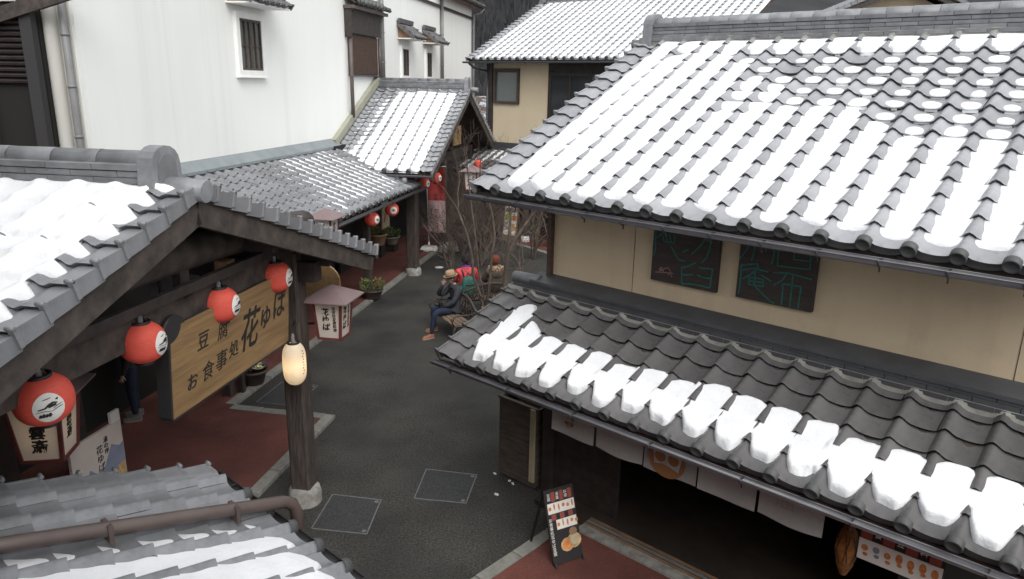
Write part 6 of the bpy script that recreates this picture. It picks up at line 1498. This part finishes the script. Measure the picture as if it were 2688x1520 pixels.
def copy_tree_thing(src, loc, rz, sc, label):
    c = src.copy(); COL.objects.link(c); c.matrix_world = T(Vector(loc)) @ RZ(rz) @ Matrix.Scale(sc, 4); c['label'] = label
    for ch_ in src.children:
        d_ = ch_.copy(); COL.objects.link(d_); d_.parent = c
    return c
_st = [((.25*math.cos(a_), .25*math.sin(a_), 1), 0.72, 0.026, None) for a_ in (0.2, 0.9, 1.6, 2.3, 3.0, 3.7, 4.4, 5.1, 5.8)]
BR = bare_tree('bare_shrub', 'dense brown twiggy shrub left of the thicket, beside the porch post', (-1.6, 23.2, 0), _st, 71, 'twiggy shrubs at the street corner')
for k, (x, y, rz, sc, lab) in enumerate(((-1.0, 24.6, 50, 1.15, 'dense brown twiggy shrub behind the square lamp'), (-0.35, 25.9, 120, 1.3, 'dense brown twiggy shrub left of the white standing sign'), (0.75, 26.2, 210, 1.25, 'dense brown twiggy shrub right of the white standing sign'), (-1.5, 26.9, 290, 1.5, 'tall twiggy shrub in the middle of the far porch opening'), (0.2, 27.2, 330, 1.4, 'tall twiggy shrub against the cream house base'), (1.7, 25.3, 15, 1.2, 'dense twiggy shrub just left of the red-brown wall trim'), (-2.1, 25.6, 170, 1.2, 'twiggy shrub behind the red banner'), (-1.75, 24.3, 100, 1.4, 'twiggy shrub right of the leaning slab'), (-0.9, 27.8, 30, 1.7, 'tallest twiggy shrub behind the square lamp'), (1.1, 27.6, 75, 1.6, 'twiggy shrub below the lower roof of the cream house'))):
    copy_tree_thing(BR, (x, y, 0), rz, sc, lab)
for k, (x, y, rz, sc, lab) in enumerate(((-1.35, 24.9, 80, 1.15, 'bare shrub-like tree growing right of the banner'), (-0.75, 25.6, 200, 1.2, 'bare tree at the bend of the far kerb'), (-1.15, 23.3, 130, 1.0, 'bare tree behind the person in the red jacket'), (0.65, 22.6, 250, 1.05, 'bare tree below the shop roof gutter, near the red trim'), (1.3, 24.2, 20, 1.25, 'bare tree behind the shop corner'), (-1.2, 22.4, 300, 0.95, 'bare tree under the square lamp in the thicket'), (-0.4, 26.4, 160, 1.35, 'tall bare tree against the base of the cream house'), (-1.9, 22.0, 45, 0.9, 'bare tree touching the porch bargeboard'))):
    copy_tree_thing(THK[k % len(THK)], (x, y, 0), rz, sc, lab)
rn = random.Random(77)
for k, (x, y, r_, lab) in enumerate(((-0.55, 15.35, .30, 'yellow-green shrub behind the bench of the man in the hat'), (-0.20, 15.70, .28, 'yellow-green shrub at the foot of the thick tree'))):
    t = thing('low_shrub', lab, 'shrub', FW, (x, y, 0), 0, 'low shrubs in the tree bed'); mb = MB()
    for q in range(420):
        a = rn.uniform(0, 6.283); rr = r_*math.sqrt(rn.random()); z = rn.uniform(0.08, 0.62)*(1-0.5*(rr/r_)**2)
        p = Vector((rr*math.cos(a), rr*math.sin(a), z)); d = Vector((rn.uniform(-1, 1), rn.uniform(-1, 1), rn.uniform(-.2, .9))).normalized(); s = d.orthogonal().normalized(); l = rn.uniform(.05, .10)
        mb.add([p, p+d*l*.5+s*l*.22, p+d*l, p+d*l*.5-s*l*.22], [(0, 1, 2, 3)], 0 if rn.random() < .65 else 1)
    mb.build('leaves', ['leaf_yellow', 'leaf_green'], t); tw = MB()
    for q in range(9): a = 6.283*q/9; tw.tube([(0, 0, 0), (r_*.5*math.cos(a), r_*.5*math.sin(a), .3), (r_*.8*math.cos(a), r_*.8*math.sin(a), .55)], .006, 4)
    tw.build('stems', 'twig', t)
mb = MB(); mb.lathe([(0.62, 0.0), (0.62, 0.14), (0.54, 0.14), (0.54, 0.09), (0.0, 0.09)], 24, (0, 0, 0), sy=0.75)
single('tree_bed', mb, 'soil', 'low round bed of dark soil under the bare trees', 'flower bed', FW, (-0.40, 15.78, 0), 20)
# climbing brush at the foot of the porch
t = thing('hedge', 'low brown hedge along the far corner pavement', 'hedge', FW, (-1.1, 26.9, 0.045), -45); mb = MB()
for q in range(500):
    p = Vector((rn.uniform(-.9, 1.6), rn.uniform(-.3, .3), rn.uniform(0, .7))); d = Vector((rn.uniform(-.7, .7), rn.uniform(-.7, .7), 1)).normalized()
    mb.tube([p, p+d*rn.uniform(.2, .45)], 0.005, 3, caps=False)
mb.build('twigs', 'twig', t)
